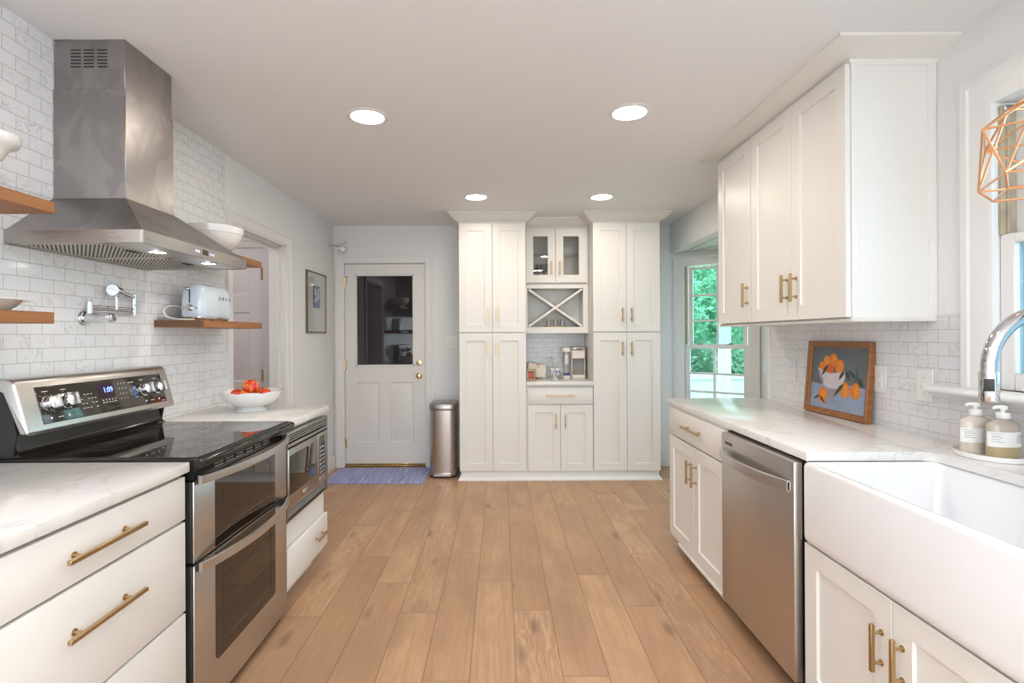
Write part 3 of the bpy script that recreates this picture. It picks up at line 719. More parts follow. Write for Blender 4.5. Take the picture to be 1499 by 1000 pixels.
# door_3: glazed door in the side of the bay
d3 = thing('door_3', '', 'x', (BE.x + 0.03, (BDY0 + BDY1) / 2, 0.01)); del d3['label']; del d3['category']; struct(d3)
F3 = frame((BE.x + 0.012, BDY1, 0), (0, -1, 0), (-1, 0, 0)); mb = MB(F3)
sash(mb, 0.004, 0.796, 0.012, 2.052, -0.04, 0, 0.11, 0.11, 0.24); mb.box(0.385, 0.2, -0.03, 0.415, 2.0, -0.006)
for z in (0.68, 1.11, 1.54): mb.box(0.1, z - 0.014, -0.03, 0.7, z + 0.014, -0.006)
mb.build('door_slab', 'trim', d3, ang=20)
mb = MB(F3); mb.box(0.1, 0.24, -0.022, 0.70, 1.95, -0.018); mb.build('pane', 'terraceglass', d3, smooth=False)
for z in (1.03, 1.85, 0.25):
    mb = MB(F3); mb.cyl((0.0, z - 0.055, 0.016), (0.0, z + 0.055, 0.016), 0.012, n=10); mb.box(-0.03, z - 0.05, 0.022, 0.02, z + 0.05, 0.026) ; mb.build('hinge', 'silver', d3)

# ------------------------------------------------------------------ recessed ceiling lights
CAN_LABEL = ['nearer recessed ceiling light on the range side', 'nearer recessed ceiling light on the sink side',
             'farther recessed ceiling light, over the left tall cupboard', 'farther recessed ceiling light, over the right tall cupboard']
for (x, y), lb in zip(LAMP_SPOTS, CAN_LABEL):
    t = thing('recessed_light', lb, 'ceiling light', (x, y, HC), 'recessed ceiling lights')
    mb = MB(); mb.lathe((x, y, HC), [(0.078, 0.001), (0.078, -0.003), (0.084, -0.008), (0.096, -0.006), (0.104, -0.001), (0.104, 0.001)], 40, caps=False)
    mb.build('trim_ring', 'trim', t)
    mb = MB(); mb.lathe((x, y, HC), [(0.079, 0.0), (0.079, -0.002), (0.06, -0.0035), (0.0, -0.004)], 40); mb.build('lamp_lens', 'lens', t)

# ------------------------------------------------------------------ left run
UX, UXn = (0, 1, 0), (1, 0, 0)        # fronts on the left wall face +x
CZ = 0.912                           # worktop height on the left
LF = -1.012                          # drawer front plane
def base_body(mb, x0, x1, y0, y1, ztop=0.872, toe=0.10): 
    mb.box(x0, y0, toe, x1, y1, ztop, 0.001, 1)
t = thing('base_cabinet', 'white three-drawer base cabinet in the left foreground beside the range', 'cabinet', (-1.34, 1.30, 0))
mb = MB(); base_body(mb, -1.655, LF - 0.021, 0.92, 1.688); mb.build('body', 'cab', t)
mb = MB(); mb.box(-1.655, 0.925, 0, -1.10, 1.683, 0.10); mb.build('toe_kick', 'cab', t)
for za, zb in ((0.731, 0.868), (0.438, 0.722), (0.112, 0.430)):
    d = shaker('drawer', t, (LF, 0.935, za), UX, UXn, 0.746, zb - za, slab=True)
    pull(d, (LF, 1.325, (za + zb) / 2 if zb > 0.8 else zb - 0.105), UX, UXn, 0.262)
def counter(name, label, poly, ztop, th=0.032, bev=0.003):
    mb = MB(); mb.prism(poly, 'z', ztop - th, ztop, bev, 2)
    return tag(mb.build(name, 'quartz', None, origin='auto'), label, 'countertop')
counter('countertop', 'white veined quartz worktop over the three-drawer cabinet, left foreground', [(-1.661, 0.60), (-1.003, 0.60), (-1.003, 1.692), (-1.661, 1.692)], CZ)
# a plain second cabinet carries the worktop on towards the camera
t = thing('base_cabinet', 'plain white end cabinet under the near end of the left worktop', 'cabinet', (-1.34, 0.76, 0))
mb = MB(); base_body(mb, -1.655, LF - 0.021, 0.61, 0.915); mb.build('body', 'cab', t)
shaker('door', t, (LF, 0.615, 0.112), UX, UXn, 0.295, 0.756)

# range
RY0, RY1 = 1.703, 2.456; RD = -1.0
t = thing('range', 'stainless steel double-oven range with black glass cooktop', 'range', (-1.33, 2.08, 0))
mb = MB(); mb.box(-1.655, RY0 + 0.004, 0.02, RD - 0.038, RY1 - 0.004, 0.885, 0.003, 1); mb.box(-1.60, RY0 + 0.03, 0, -1.08, RY1 - 0.03, 0.03); mb.build('body', 'black', t)
mb = MB(); mb.prism([(-1.655, 0.884), (-0.985, 0.884), (-0.968, 0.890), (-0.962, 0.902), (-0.966, 0.914), (-0.985, 0.920), (-1.565, 0.920), (-1.655, 0.920)], 'y', RY0, RY1, 0.003, 1)
ct = mb.build('cooktop', 'black', t)
mb = MB(); mb.box(-1.565, RY0 + 0.012, 0.9195, -0.992, RY1 - 0.012, 0.9225, 0.001, 1); gp = mb.build('glass_surface', 'ceram', ct)
mb = MB()
for (x, y, r) in ((-1.14, 1.90, 0.115), (-1.14, 1.90, 0.075), (-1.14, 2.28, 0.09), (-1.43, 1.89, 0.08), (-1.43, 2.28, 0.105), (-1.43, 2.28, 0.07), (-1.43, 2.085, 0.05)):
    mb.lathe((x, y, 0.9226), [(r - 0.0012, 0), (r - 0.0012, 0.0002), (r, 0.0002), (r, 0)], 56, caps=False)
mb.build('burner_rings', 'ring', ct)
# backguard: black curved riser, steel hood tilted back, inset glass control panel
mb = MB(); mb.prism([(-1.655, 0.915), (-1.556, 0.9225), (-1.575, 0.930), (-1.585, 0.950), (-1.586, 1.0), (-1.60, 1.06), (-1.655, 1.06)], 'y', RY0 + 0.010, RY1 - 0.012, 0.002, 1)
bk = mb.build('backguard', 'black', t)
for y in (RY0 - 0.001, RY1 - 0.008):
    mb = MB(); mb.prism([(-1.655, 0.93), (-1.585, 0.93), (-1.572, 1.0), (-1.60, 1.155), (-1.655, 1.155)], 'y', y, y + 0.007); mb.build('end_panel', 'blackm', bk)
mb = MB()
A, B_ = V((-1.527, 0, 1.004)), V((-1.572, 0, 1.165))
prof = [(-1.655, 1.150), (-1.652, 1.172), (-1.640, 1.182), (-1.600, 1.184), (-1.582, 1.178), (B_.x, B_.z), (A.x, A.z), (-1.530, 0.998), (-1.560, 0.997), (-1.60, 1.145)]
mb.prism(prof, 'y', RY0 - 0.008, RY1 + 0.006, 0.009, 3)
sh = mb.build('control_housing', 'steel_h', bk, ang=40)
FU = (B_ - A).normalized(); FNn = FU.cross(V((0, 1, 0))); FNn = FNn if FNn.x > 0 else -FNn
FB = frame3((A.x, RY0, A.z), (0, 1, 0), FU, FNn)       # x along the range, y up the face, z out
mb = MB(FB); mb.box(0.055, 0.020, -0.004, 0.705, 0.150, 0.0025, 0.010, 3); mb.mi = 1; cpm = mb
mb = MB(FB); mb.box(0.318, 0.078, 0.002, 0.405, 0.136, 0.0032); ds = mb.build('display', 'leddark', bk, smooth=False)
mb = MB(); mb.text('1:09', 0.030, FB @ Matrix.Translation((0.372, 0.108, 0.0036))); mb.build('clock_digits', 'led', ds, smooth=False)
mb = cpm
for i in range(5):
    for j in range(4):
        if (i + j) % 4 != 3: mb.box(0.232 + i * 0.016, 0.050 + j * 0.017, 0.0024, 0.232 + i * 0.016 + 0.009, 0.050 + j * 0.017 + 0.0022, 0.003)
for i in range(3):
    for j in range(4): mb.box(0.432 + i * 0.017, 0.062 + j * 0.021, 0.0024, 0.4345 + i * 0.017, 0.066 + j * 0.021, 0.003)
for i in range(5): mb.box(0.330 + i * 0.016, 0.058, 0.0024, 0.340 + i * 0.016, 0.0605, 0.003); mb.box(0.333 + i * 0.016, 0.066, 0.0024, 0.337 + i * 0.016, 0.071, 0.003)
for i in range(3): mb.box(0.490 + i * 0.012, 0.125, 0.0024, 0.498 + i * 0.012, 0.128, 0.003)
for x in (0.09, 0.165, 0.57, 0.655):
    for a in range(9):
        an = math.radians(-60 + a * 37.5 + 0); mb.box(x + 0.036 * math.cos(an) - 0.001, 0.088 + 0.036 * math.sin(an) - 0.001, 0.0024, x + 0.036 * math.cos(an) + 0.001, 0.088 + 0.036 * math.sin(an) + 0.001, 0.003)
    mb.box(x - 0.004, 0.034, 0.0024, x + 0.004, 0.041, 0.003); mb.box(x - 0.012, 0.130, 0.0024, x + 0.012, 0.1325, 0.003)
mb.box(0.118, 0.036, 0.0024, 0.140, 0.0385, 0.003); mb.box(0.60, 0.036, 0.0024, 0.622, 0.0385, 0.003); mb.box(0.668, 0.026, 0.0024, 0.692, 0.0285, 0.003)
cp = mb.build('control_panel', ['panel', 'print'], bk)
mb = MB(FB)
for j in range(4): mb.box(0.512, 0.058 + j * 0.014, 0.0024, 0.528, 0.066 + j * 0.014, 0.0031)
mb.build('blue_keys', plain('blue keys', lin(70, 130, 200), 0.3), cp, smooth=False)
for x in (0.09, 0.165, 0.57, 0.655):
    k = MB(FB); k.lathe((x, 0.088, 0.0025), [(0.0285, 0), (0.0285, 0.004), (0.024, 0.006), (0.023, 0.022), (0.021, 0.025), (0.0, 0.026)], 32)
    kn = k.build('knob', 'chrome', bk)
    k = MB(FB); k.box(x - 0.006, 0.066, 0.022, x + 0.006, 0.110, 0.052, 0.004, 2); k.build('knob_grip', 'steel_h', kn)
# control vents strip, two oven doors
mb = MB(); mb.box(RD - 0.03, RY0 + 0.012, 0.845, RD - 0.004, RY1 - 0.012, 0.886); vs = mb.build('vent_strip', 'black', t)
mb = MB()
for i in range(6): mb.box(RD - 0.006, 1.84 + i * 0.075, 0.858, RD - 0.002, 1.84 + i * 0.075 + 0.055, 0.862); mb.box(RD - 0.006, 1.84 + i * 0.075, 0.868, RD - 0.002, 1.84 + i * 0.075 + 0.055, 0.872)
mb.build('vent_slots', 'grey', vs)
def oven_door(za, zb, gz0, gz1, hz, lbl):
    mb = MB(); mb.box(RD - 0.009, RY0 + 0.006, za, RD, RY1 - 0.008, zb, 0.004, 2); d = mb.build('oven_door', 'steel', t)
    mb = MB(); mb.box(RD - 0.037, RY0 + 0.004, za + 0.002, RD - 0.0085, RY1 - 0.006, zb - 0.002, 0.002, 1); mb.build('door_core', 'blackm', d)
    mb = MB(); y0, y1 = 1.834, 2.320; r = 0.022 if gz0 > za + 0.05 else 0.003
    pts = []
    for (cy, cz, a0) in ((y0 + r, gz0 + r, 180), (y1 - r, gz0 + r, 270)):
        pts += [(cy + r * math.cos(math.radians(a0 + q)), cz + r * math.sin(math.radians(a0 + q))) for q in (0, 22, 45, 68, 90)]
    pts += [(y1, gz1), (y0, gz1)]
    mb.prism(pts, 'x', RD - 0.01, RD + 0.0015); wdw = mb.build('window', 'ovenglass', d)
    mb = MB(); mb.tube([(RD + 0.0018, y, z) for y, z in [(y0 + 0.05, gz0 + 0.05), (y1 - 0.05, gz0 + 0.05), (y1 - 0.05, gz1 - 0.06), (y0 + 0.05, gz1 - 0.06)]], 0.0012, 6, closed=True); mb.build('inner_frame', 'ring', wdw)
    # bowed flat bar handle on two black end mounts
    ya, yb = RY0 + 0.014, RY1 - 0.030; rs = []
    for i in range(25):
        q = i / 24; y = ya + (yb - ya) * q; b = RD + 0.016 + 0.050 * math.sin(math.pi * q) ** 0.8; h = 0.0155
        rs.append([(b - 0.006, y, hz - h), (b + 0.005, y, hz - h + 0.002), (b + 0.006, y, hz), (b + 0.005, y, hz + h - 0.002), (b - 0.006, y, hz + h)])
    mb = MB(); mb.rings(rs); hd = mb.build('handle', 'steel_h', d, ang=30)
    for y in (ya + 0.016, yb - 0.016):
        mb = MB(); mb.box(RD - 0.001, y - 0.014, hz - 0.015, RD + 0.016, y + 0.014, hz + 0.015, 0.003, 1); mb.build('handle_mount', 'blackm', hd)
    return d
oven_door(0.574, 0.842, 0.579, 0.835, 0.846, 'upper')
oven_door(0.040, 0.566, 0.180, 0.560, 0.558, 'lower')
mb = MB(); mb.box(-1.60, RY0 + 0.02, 0.0, RD - 0.03, RY1 - 0.02, 0.036); mb.build('kick_plate', 'blackm', t)

# microwave in its base cabinet, worktop above
MY0, MY1 = 2.464, 3.050; MF = -1.012
t = thing('base_cabinet', 'white base cabinet with a bottom drawer, housing the microwave', 'cabinet', (-1.34, 2.76, 0))
mb = MB(); mb.box(-1.655, MY0, 0.10, MF - 0.02, MY1, 0.432); mb.build('drawer_box', 'cab', t, smooth=False)
for y in (MY0, MY1 - 0.018):
    mb = MB(); mb.box(-1.655, y, 0.432, MF - 0.022, y + 0.018, 0.878); mb.build('side_panel', 'cab', t, smooth=False)
mb = MB(); mb.box(-1.655, MY0 + 0.018, 0.860, MF - 0.022, MY1 - 0.018, 0.878); mb.build('top_rail', 'cab', t, smooth=False)
d = shaker('drawer', t, (MF + 0.004, MY0 + 0.006, 0.122), UX, UXn, MY1 - MY0 - 0.010, 0.176, slab=True)
mb = MB(); mb.box(MF - 0.004, MY0 + 0.03, 0.146, MF + 0.006, MY1 - 0.03, 0.278, 0.002, 1); mb.bm.clear()
pull(d, (MF + 0.004, 2.90, 0.215), UX, UXn, 0.15)
mb = MB(); mb.mould([(MF - 0.021, MY0 + 0.006), (MF - 0.021, MY1 - 0.01)][::-1], [(0, 0.100), (0, 0.122), (0.010, 0.120), (0.014, 0.112), (0.010, 0.100)], lambda x, y, h: (x, y, h)); mb.build('light_rail', 'cab', t)
mb = MB(); mb.box(-1.655, MY0 + 0.01, 0, -1.10, MY1 - 0.01, 0.10); mb.build('toe_kick', 'cab', t)
t = thing('microwave', 'built-in stainless steel microwave below the worktop, left of the back door', 'microwave', (-1.3, 2.75, 0.434))
my0, my1 = MY0 + 0.004, MY1 - 0.004
mb = MB(); mb.box(-1.50, MY0 + 0.03, 0.45, MF - 0.012, MY1 - 0.03, 0.845); mb.build('body', 'blackm', t)
X = MF
mb = MB(); mb.box(X - 0.02, my0, 0.434, X + 0.006, my1, 0.440); mb.box(X - 0.02, my0, 0.490, X + 0.006, my1, 0.500, 0.002, 1); mb.box(X - 0.02, my0, 0.786, X + 0.006, my1, 0.800, 0.002, 1); mb.box(X - 0.02, my0, 0.845, X + 0.008, my1, 0.857, 0.003, 1)
mb.box(X - 0.02, my0, 0.434, X + 0.006, my0 + 0.012, 0.857); mb.box(X - 0.02, my1 - 0.012, 0.434, X + 0.006, my1, 0.857)
mb.build('trim_frame', 'steel_mw', t)
for zs, za, zb in (((0.808, 0.820, 0.832), 0.80, 0.845), ((0.446, 0.458, 0.470, 0.481), 0.441, 0.49)):
    mb = MB(); mb.box(X - 0.02, my0 + 0.01, za, X - 0.014, my1 - 0.01, zb); mb.mi = 1
    for z in zs: mb.box(X - 0.018, my0 + 0.01, z, X - 0.004, my1 - 0.01, z + 0.005)
    mb.build('vent_grille', ['blackm', 'grey'], t)
mb = MB(); mb.box(X - 0.018, my0 + 0.008, 0.502, X + 0.012, 2.868, 0.780, 0.004, 2); dr = mb.build('door', 'steel_mw', t)
mb = MB(); mb.box(X, my0 + 0.012, 0.558, X + 0.0132, 2.826, 0.752, 0.006, 2); mb.build('window', 'ovenglass', dr)
mb = MB(); mb.box(X + 0.010, 2.655, 0.519, X + 0.0145, 2.715, 0.540, 0.003, 2); mb.build('badge', 'silver', dr)
mb = MB(); mb.box(X - 0.018, 2.872, 0.502, X + 0.010, my1 - 0.010, 0.780, 0.003, 2); cpn = mb.build('control_panel', 'steel_mw', t)
mb = MB(); mb.box(X, 2.892, 0.545, X + 0.0112, 2.985, 0.762, 0.003, 1); kp = mb.build('keypad', 'panel', cpn)
mb = MB()
for i in range(3):
    for j in range(7): mb.box(X + 0.011, 2.902 + i * 0.027, 0.556 + j * 0.023, X + 0.0117, 2.920 + i * 0.027, 0.566 + j * 0.023)
mb.build('keys', 'grey', kp, smooth=False)
mb = MB(); mb.box(X + 0.011, 2.90, 0.728, X + 0.0118, 2.976, 0.752); mb.build('clock_window', plain('green display', lin(70, 96, 72), 0.2), kp, smooth=False)
mb = MB(); mb.box(X + 0.009, 2.895, 0.512, X + 0.013, 2.985, 0.534, 0.003, 1); mb.build('open_button', 'steel_mw', cpn)
counter('countertop', 'white veined quartz worktop over the microwave, carrying the fruit bowl', [(-1.661, 2.462), (-1.003, 2.462), (-1.003, 3.075), (-1.661, 3.075)], CZ)

# range hood
HY0, HY1, HX, HZ = 1.755, 2.483, -1.1955, 1.633; CY0, CY1, CXf = 1.953, 2.241, -1.392
t = thing('range_hood', 'stainless steel chimney range hood above the range', 'range hood', (-1.43, 2.12, HZ))
mb = MB(); mb.box(XL + 0.009, CY0, 1.80, CXf, CY1, 2.244, 0.002, 1); ch = mb.build('chimney', 'steel_hood', t)
mb = MB(); mb.box(XL + 0.009, CY0 + 0.004, 2.235, CXf - 0.004, CY1 - 0.004, HC - 0.001, 0.002, 1); us = mb.build('chimney_sleeve', 'steel_hood', t)
mb = MB()
for g in (-1.579, -1.5305, -1.480):
    for j in range(6): mb.box(g - 0.019, CY0 + 0.0035, 2.324 + j * 0.0125, g + 0.019, CY0 + 0.0062, 2.329 + j * 0.0125)
mb.build('louvers', 'blackm', us, smooth=False)
for z in (2.416, 2.377):
    mb = MB(); mb.cyl((-1.655, CY0 + 0.005, z), (-1.655, CY0 + 0.002, z), 0.004, n=10); mb.build('screw', 'grey', us)
mb = MB()
Rr = lambda x1, y0, y1, z: [(XL + 0.009, y0, z), (x1, y0, z), (x1, y1, z), (XL + 0.009, y1, z)]
mb.rings([Rr(HX - 0.004, HY0 + 0.004, HY1 - 0.004, HZ + 0.044), Rr(CXf + 0.002, CY0 - 0.002, CY1 + 0.002, 1.834), Rr(CXf + 0.002, CY0 - 0.002, CY1 + 0.002, 1.842)])
mb.build('canopy', 'steel_hood', t, ang=20)
mb = MB()   # rim band with rounded front corners
def rim(z, i):
    x0, x1, y0, y1 = XL + 0.009, HX - i, HY0 + i, HY1 - i; r = 0.012
    return [(x0, y0, z)] + [(x1 - r + r * math.sin(a), y0 + r - r * math.cos(a), z) for a in (0, .52, 1.05, 1.57)] + [(x1 - r + r * math.cos(a), y1 - r + r * math.sin(a), z) for a in (0, .52, 1.05, 1.57)] + [(x0, y1, z)]
mb.rings([rim(HZ + 0.046, 0.02), rim(HZ + 0.046, 0.002), rim(HZ + 0.044, 0), rim(HZ + 0.001, 0), rim(HZ, 0.001), rim(HZ, 0.012), rim(HZ + 0.010, 0.013)])
rm = mb.build('rim', 'steel_rim', t, ang=30)
mb = MB(); mb.box(-1.325, HY0 + 0.02, HZ + 0.002, HX - 0.02, HY1 - 0.02, HZ + 0.009); mb.build('light_strip', 'steel_h', t)
for (a, b) in ((HY0 + 0.025, 2.116), (2.122, HY1 - 0.025)):
    mb = MB(); mb.box(-1.65, a, HZ + 0.004, -1.33, b, HZ + 0.012); mb.mi = 1
    xa, xb, sl = -1.340, -1.642, 1.25          # diagonal mesh strands, clipped to the frame
    k = a - 0.36
    while k < b:
        ya, yb = k, k + sl * (xa - xb)
        q0 = max(0.0, (a + 0.012 - ya) / (yb - ya)); q1 = min(1.0, (b - 0.012 - ya - 0.010) / (yb - ya))
        if q1 > q0 + 0.03:
            P = lambda q, d: (xa + (xb - xa) * q, ya + (yb - ya) * q + d)
            mb.prism([P(q0, 0), P(q0, 0.010), P(q1, 0.010), P(q1, 0)], 'z', HZ + 0.0028, HZ + 0.0042)
        k += 0.019
    mb.box(-1.345, a, HZ + 0.001, -1.330, b, HZ + 0.006); mb.box(-1.655, a, HZ + 0.001, -1.640, b, HZ + 0.006); mb.box(-1.65, a, HZ + 0.001, -1.33, a + 0.012, HZ + 0.006); mb.box(-1.65, b - 0.012, HZ + 0.001, -1.33, b, HZ + 0.006)
    fl = mb.build('grease_filter', ['blackm', 'meshfilter'], t, smooth=False)
    mb = MB(); y = (a + b) / 2; mb.box(-1.375, y - 0.028, HZ - 0.001, -1.350, y + 0.028, HZ + 0.0015, 0.001, 1); mb.build('latch', 'blackm', fl)
for (x, y) in ((-1.275, 1.955), (-1.255, 2.260)):
    mb = MB(); mb.lathe((x, y, HZ), [(0.034, 0.004), (0.034, -0.002), (0.030, -0.003), (0.028, -0.001)], 28, caps=False); lr = mb.build('lamp', 'chrome', t)
    mb = MB(); mb.lathe((x, y, HZ), [(0.028, 0.002), (0.028, -0.001), (0.0, -0.002)], 28); mb.build('lamp_lens', 'hoodlens', lr)
M['bluebtn'] = emit('blue button', (0.42, 0.40, 1.0), 1.6)
for y in (2.066, 2.083, 2.170, 2.190):
    mb = MB(); mb.cyl((HX - 0.002, y, 1.656), (HX + 0.0012, y, 1.656), 0.0045, n=14); mb.build('button', 'bluebtn', rm)
mb = MB(); mb.box(HX - 0.002, 2.110, 1.647, HX + 0.001, 2.148, 1.668); mb.build('display', plain('brown display', (0.06, 0.04, 0.015), 0.15), rm, smooth=False)

# floating shelves
def shelf(label, y0, y1, ztop, th, endnear):
    t_ = MB(); t_.box(XL + 0.009, y0, ztop - th, -1.42, y1, ztop, 0.002, 1)
    if endnear:
        for f in t_.bm.faces:
            if f.normal.y < -0.9: f.material_index = 1
    o = t_.build('floating_shelf', ['shelfwood', 'endgrain'], None, origin='auto')
    return tag(o, label, 'shelf', 'wooden floating shelves')
shelf('brown wooden shelf right of the range hood, carrying the pale blue toaster', 2.516, 3.130, 1.398, 0.034, True)
shelf('brown wooden shelf half hidden behind the range hood, under the big white bowl', 2.516, 3.130, 1.762, 0.034, False)
shelf('lower brown wooden shelf left of the pot filler, carrying a white plate', 1.06, 1.672, 1.396, 0.036, False)
shelf('upper brown wooden shelf left of the range hood, carrying a footed bowl', 1.06, 1.676, 1.748, 0.037, False)

# ------------------------------------------------------------------ things on the left wall
# footed bowl, plate, big white bowl
mb = MB(); mb.lathe((-1.488, 1.507, 1.7485), [(0.046, 0), (0.047, 0.004), (0.030, 0.010), (0.011, 0.020), (0.010, 0.050), (0.014, 0.066), (0.034, 0.078), (0.048, 0.092), (0.054, 0.108), (0.062, 0.118), (0.080, 0.128), (0.086, 0.142), (0.085, 0.156), (0.082, 0.156), (0.082, 0.143), (0.076, 0.132), (0.058, 0.122), (0.049, 0.110), (0.030, 0.088), (0.0, 0.084)], 44)
tag(mb.build('footed_bowl', 'porc', None, origin='auto'), 'white footed dessert bowl on the upper shelf left of the range hood', 'bowl')
mb = MB(); mb.lathe((-1.535, 1.495, 1.3965), [(0.115, 0), (0.120, 0.004), (0.150, 0.024), (0.165, 0.030), (0.178, 0.031), (0.178, 0.034), (0.164, 0.034), (0.148, 0.028), (0.118, 0.008), (0.0, 0.006)], 52, sx=0.72)
tag(mb.build('plate', 'porc', None, origin='auto'), 'white wide-rimmed plate on the lower shelf left of the pot filler', 'plate')
BP = [(0.066, 0), (0.070, 0.003), (0.072, 0.006), (0.105, 0.026), (0.132, 0.056), (0.149, 0.090), (0.1545, 0.110), (0.158, 0.112), (0.160, 0.130), (0.163, 0.150), (0.163, 0.154), (0.158, 0.155), (0.154, 0.140), (0.143, 0.086), (0.115, 0.040), (0.0, 0.020)]
mb = MB(); mb.lathe((-1.506, 2.762, 1.7625), [(r * 0.88, z * 0.82) for r, z in BP], 64)
tag(mb.build('mixing_bowl', 'porc', None, origin='auto'), 'big white serving bowl with a banded rim on the shelf beside the hood', 'bowl')

# toaster
def rrect(cx, cy, hx, hy, r, z, n=6):
    out = []
    for (sx, sy, a0) in ((1, 1, 0), (-1, 1, 90), (-1, -1, 180), (1, -1, 270)):
        for k in range(n + 1):
            a = math.radians(a0 + 90 * k / n); out.append((cx + sx * (hx - r) + r * math.cos(a), cy + sy * (hy - r) + r * math.sin(a), z))
    return out
TX, TY, TZ = -1.5435, 2.763, 1.3985
t = thing('toaster', 'pale blue rounded toaster on the wooden shelf right of the hood', 'toaster', (TX, TY, TZ))
mb = MB(); rs = []
for (z, s, r) in ((0.020, 0.0, 0.035), (0.024, 0.002, 0.036), (0.10, 0.001, 0.036), (0.140, -0.002, 0.037), (0.160, -0.006, 0.038), (0.175, -0.014, 0.036), (0.184, -0.026, 0.030), (0.1865, -0.036, 0.024)):
    rs.append(rrect(TX, TY, 0.061 + s, 0.145 + s, min(r, 0.055 + s), TZ + z))
mb.rings(rs); tb = mb.build('body', 'toast', t, ang=50)
mb = MB(); mb.rings([rrect(TX, TY, 0.054, 0.136, 0.034, TZ + 0.006), rrect(TX, TY, 0.056, 0.138, 0.035, TZ + 0.012), rrect(TX, TY, 0.056, 0.138, 0.035, TZ + 0.0205)]); mb.build('chrome_base', 'chrome', t)
for sx in (-1, 1):
    for sy in (-1, 1):
        mb = MB(); mb.cyl((TX + sx * 0.036, TY + sy * 0.112, TZ), (TX + sx * 0.036, TY + sy * 0.112, TZ + 0.008), 0.012, n=14); mb.build('foot', 'blackm', t)
for sx in (-0.02, 0.02):
    mb = MB(); mb.box(TX + sx - 0.011, TY - 0.085, TZ + 0.180, TX + sx + 0.011, TY + 0.085, TZ + 0.1875, 0.004, 1); mb.build('slot', 'silver', t)
yf = TY - 0.1475
mb = MB(); mb.box(TX - 0.0085, yf - 0.0015, TZ + 0.088, TX - 0.0035, yf + 0.004, TZ + 0.168, 0.001, 1); sl = mb.build('lever_slot', 'blackm', t)
mb = MB(); mb.cyl((TX - 0.006, yf + 0.002, TZ + 0.158), (TX - 0.006, yf - 0.010, TZ + 0.158), 0.004, n=10); mb.sphere((TX - 0.010, yf - 0.013, TZ + 0.158), 0.0105, 2, (1.15, 0.7, 0.9)); mb.build('lever', 'chrome', sl)
mb = MB(); mb.cyl((TX - 0.006, yf + 0.002, TZ + 0.064), (TX - 0.006, yf - 0.004, TZ + 0.064), 0.021, n=28); mb.cyl((TX - 0.006, yf - 0.003, TZ + 0.064), (TX - 0.006, yf - 0.015, TZ + 0.064), 0.0155, n=28, edge=0.002); kb = mb.build('dial', 'chrome', t)
mb = MB(); mb.cyl((TX - 0.006, yf - 0.0145, TZ + 0.064), (TX - 0.006, yf - 0.0158, TZ + 0.064), 0.010, n=20); mb.build('dial_cap', 'silver', kb)
for dx in (-0.038, 0.028):
    mb = MB(); mb.cyl((TX + dx, yf + 0.002, TZ + 0.064), (TX + dx, yf - 0.004, TZ + 0.064), 0.0065, n=16, edge=0.001); mb.build('button', 'chrome', t)
for ch_, k in zip('SMEG', range(4)):
    mb = MB(); mb.text(ch_, 0.026, frame3((TX + 0.0622, TY + 0.010 + k * 0.033, TZ + 0.118), (0, 1, 0), (0, 0, 1), (1, 0, 0)), 0.003); mb.build('letter', 'grey', t, smooth=False)
ctl = [(-1.602, 2.70, 1.45), (-1.612, 2.64, 1.468), (-1.624, 2.585, 1.470), (-1.634, 2.556, 1.455), (-1.630, 2.546, 1.432), (-1.610, 2.542, 1.413), (-1.575, 2.544, 1.4045), (-1.535, 2.55, 1.4025), (-1.50, 2.575, 1.4025)]
def spline(c, m=6):
    out = []
    for i in range(len(c) - 1):
        p0, p1, p2, p3 = (V(c[max(0, i - 1)]), V(c[i]), V(c[i + 1]), V(c[min(len(c) - 1, i + 2)]))
        for k in range(m):
            q = k / m; out.append(0.5 * ((2 * p1) + (p2 - p0) * q + (2 * p0 - 5 * p1 + 4 * p2 - p3) * q * q + (3 * p1 - p0 - 3 * p2 + p3) * q ** 3))
    return out + [V(c[-1])]
mb = MB(); mb.tube(spline(ctl), 0.0038, 8); pw = mb.build('power_cord', 'plastic', t)
mb = MB(); mb.box(-1.652, 2.528, 1.3985, -1.626, 2.556, 1.414, 0.004, 1); mb.tube([(-1.630, 2.542, 1.407), (-1.610, 2.542, 1.408), (-1.592, 2.543, 1.4045)], 0.0036, 8); mb.build('plug', 'grey', pw)

# pot filler
t = thing('pot_filler', 'chrome folding pot filler faucet on the tiles above the range', 'faucet', (XL + 0.008, 2.09, 1.393))
PX, PY, PZ = XL + 0.008, 2.092, 1.393
mb = MB(); mb.lathe((0, 0, 0), [(0.031, 0), (0.031, 0.004), (0.028, 0.009), (0.020, 0.011), (0.0, 0.011)], 32)
for v in mb.bm.verts: v.co = V((PX + v.co.z, PY + v.co.x, PZ + v.co.y))
mb.build('flange', 'chrome', t)
mb = MB(); mb.cyl((PX + 0.008, PY, PZ), (PX + 0.112, PY, PZ), 0.0195, n=32, edge=0.002); mb.build('valve_body', 'chrome', t)
mb = MB(); mb.cyl((PX + 0.111, PY, PZ), (PX + 0.122, PY, PZ), 0.0180, n=32, edge=0.002); mb.cyl((PX + 0.06, PY - 0.021, PZ + 0.004), (PX + 0.105, PY - 0.021, PZ + 0.004), 0.003, n=8); mb.build('lever', 'chrome', t)
mb = MB(); mb.cyl((PX + 0.024, PY, PZ + 0.012), (PX + 0.024, PY, PZ + 0.068), 0.0105, n=20, edge=0.002); mb.build('swivel_post', 'chrome', t)
ex, ey = PX + 0.020, 2.352
for z in (0.030, 0.048):
    mb = MB(); mb.cyl((PX + 0.024, PY, PZ + z), (ex, ey, PZ + z), 0.0062, n=14); mb.build('arm', 'chrome', t)
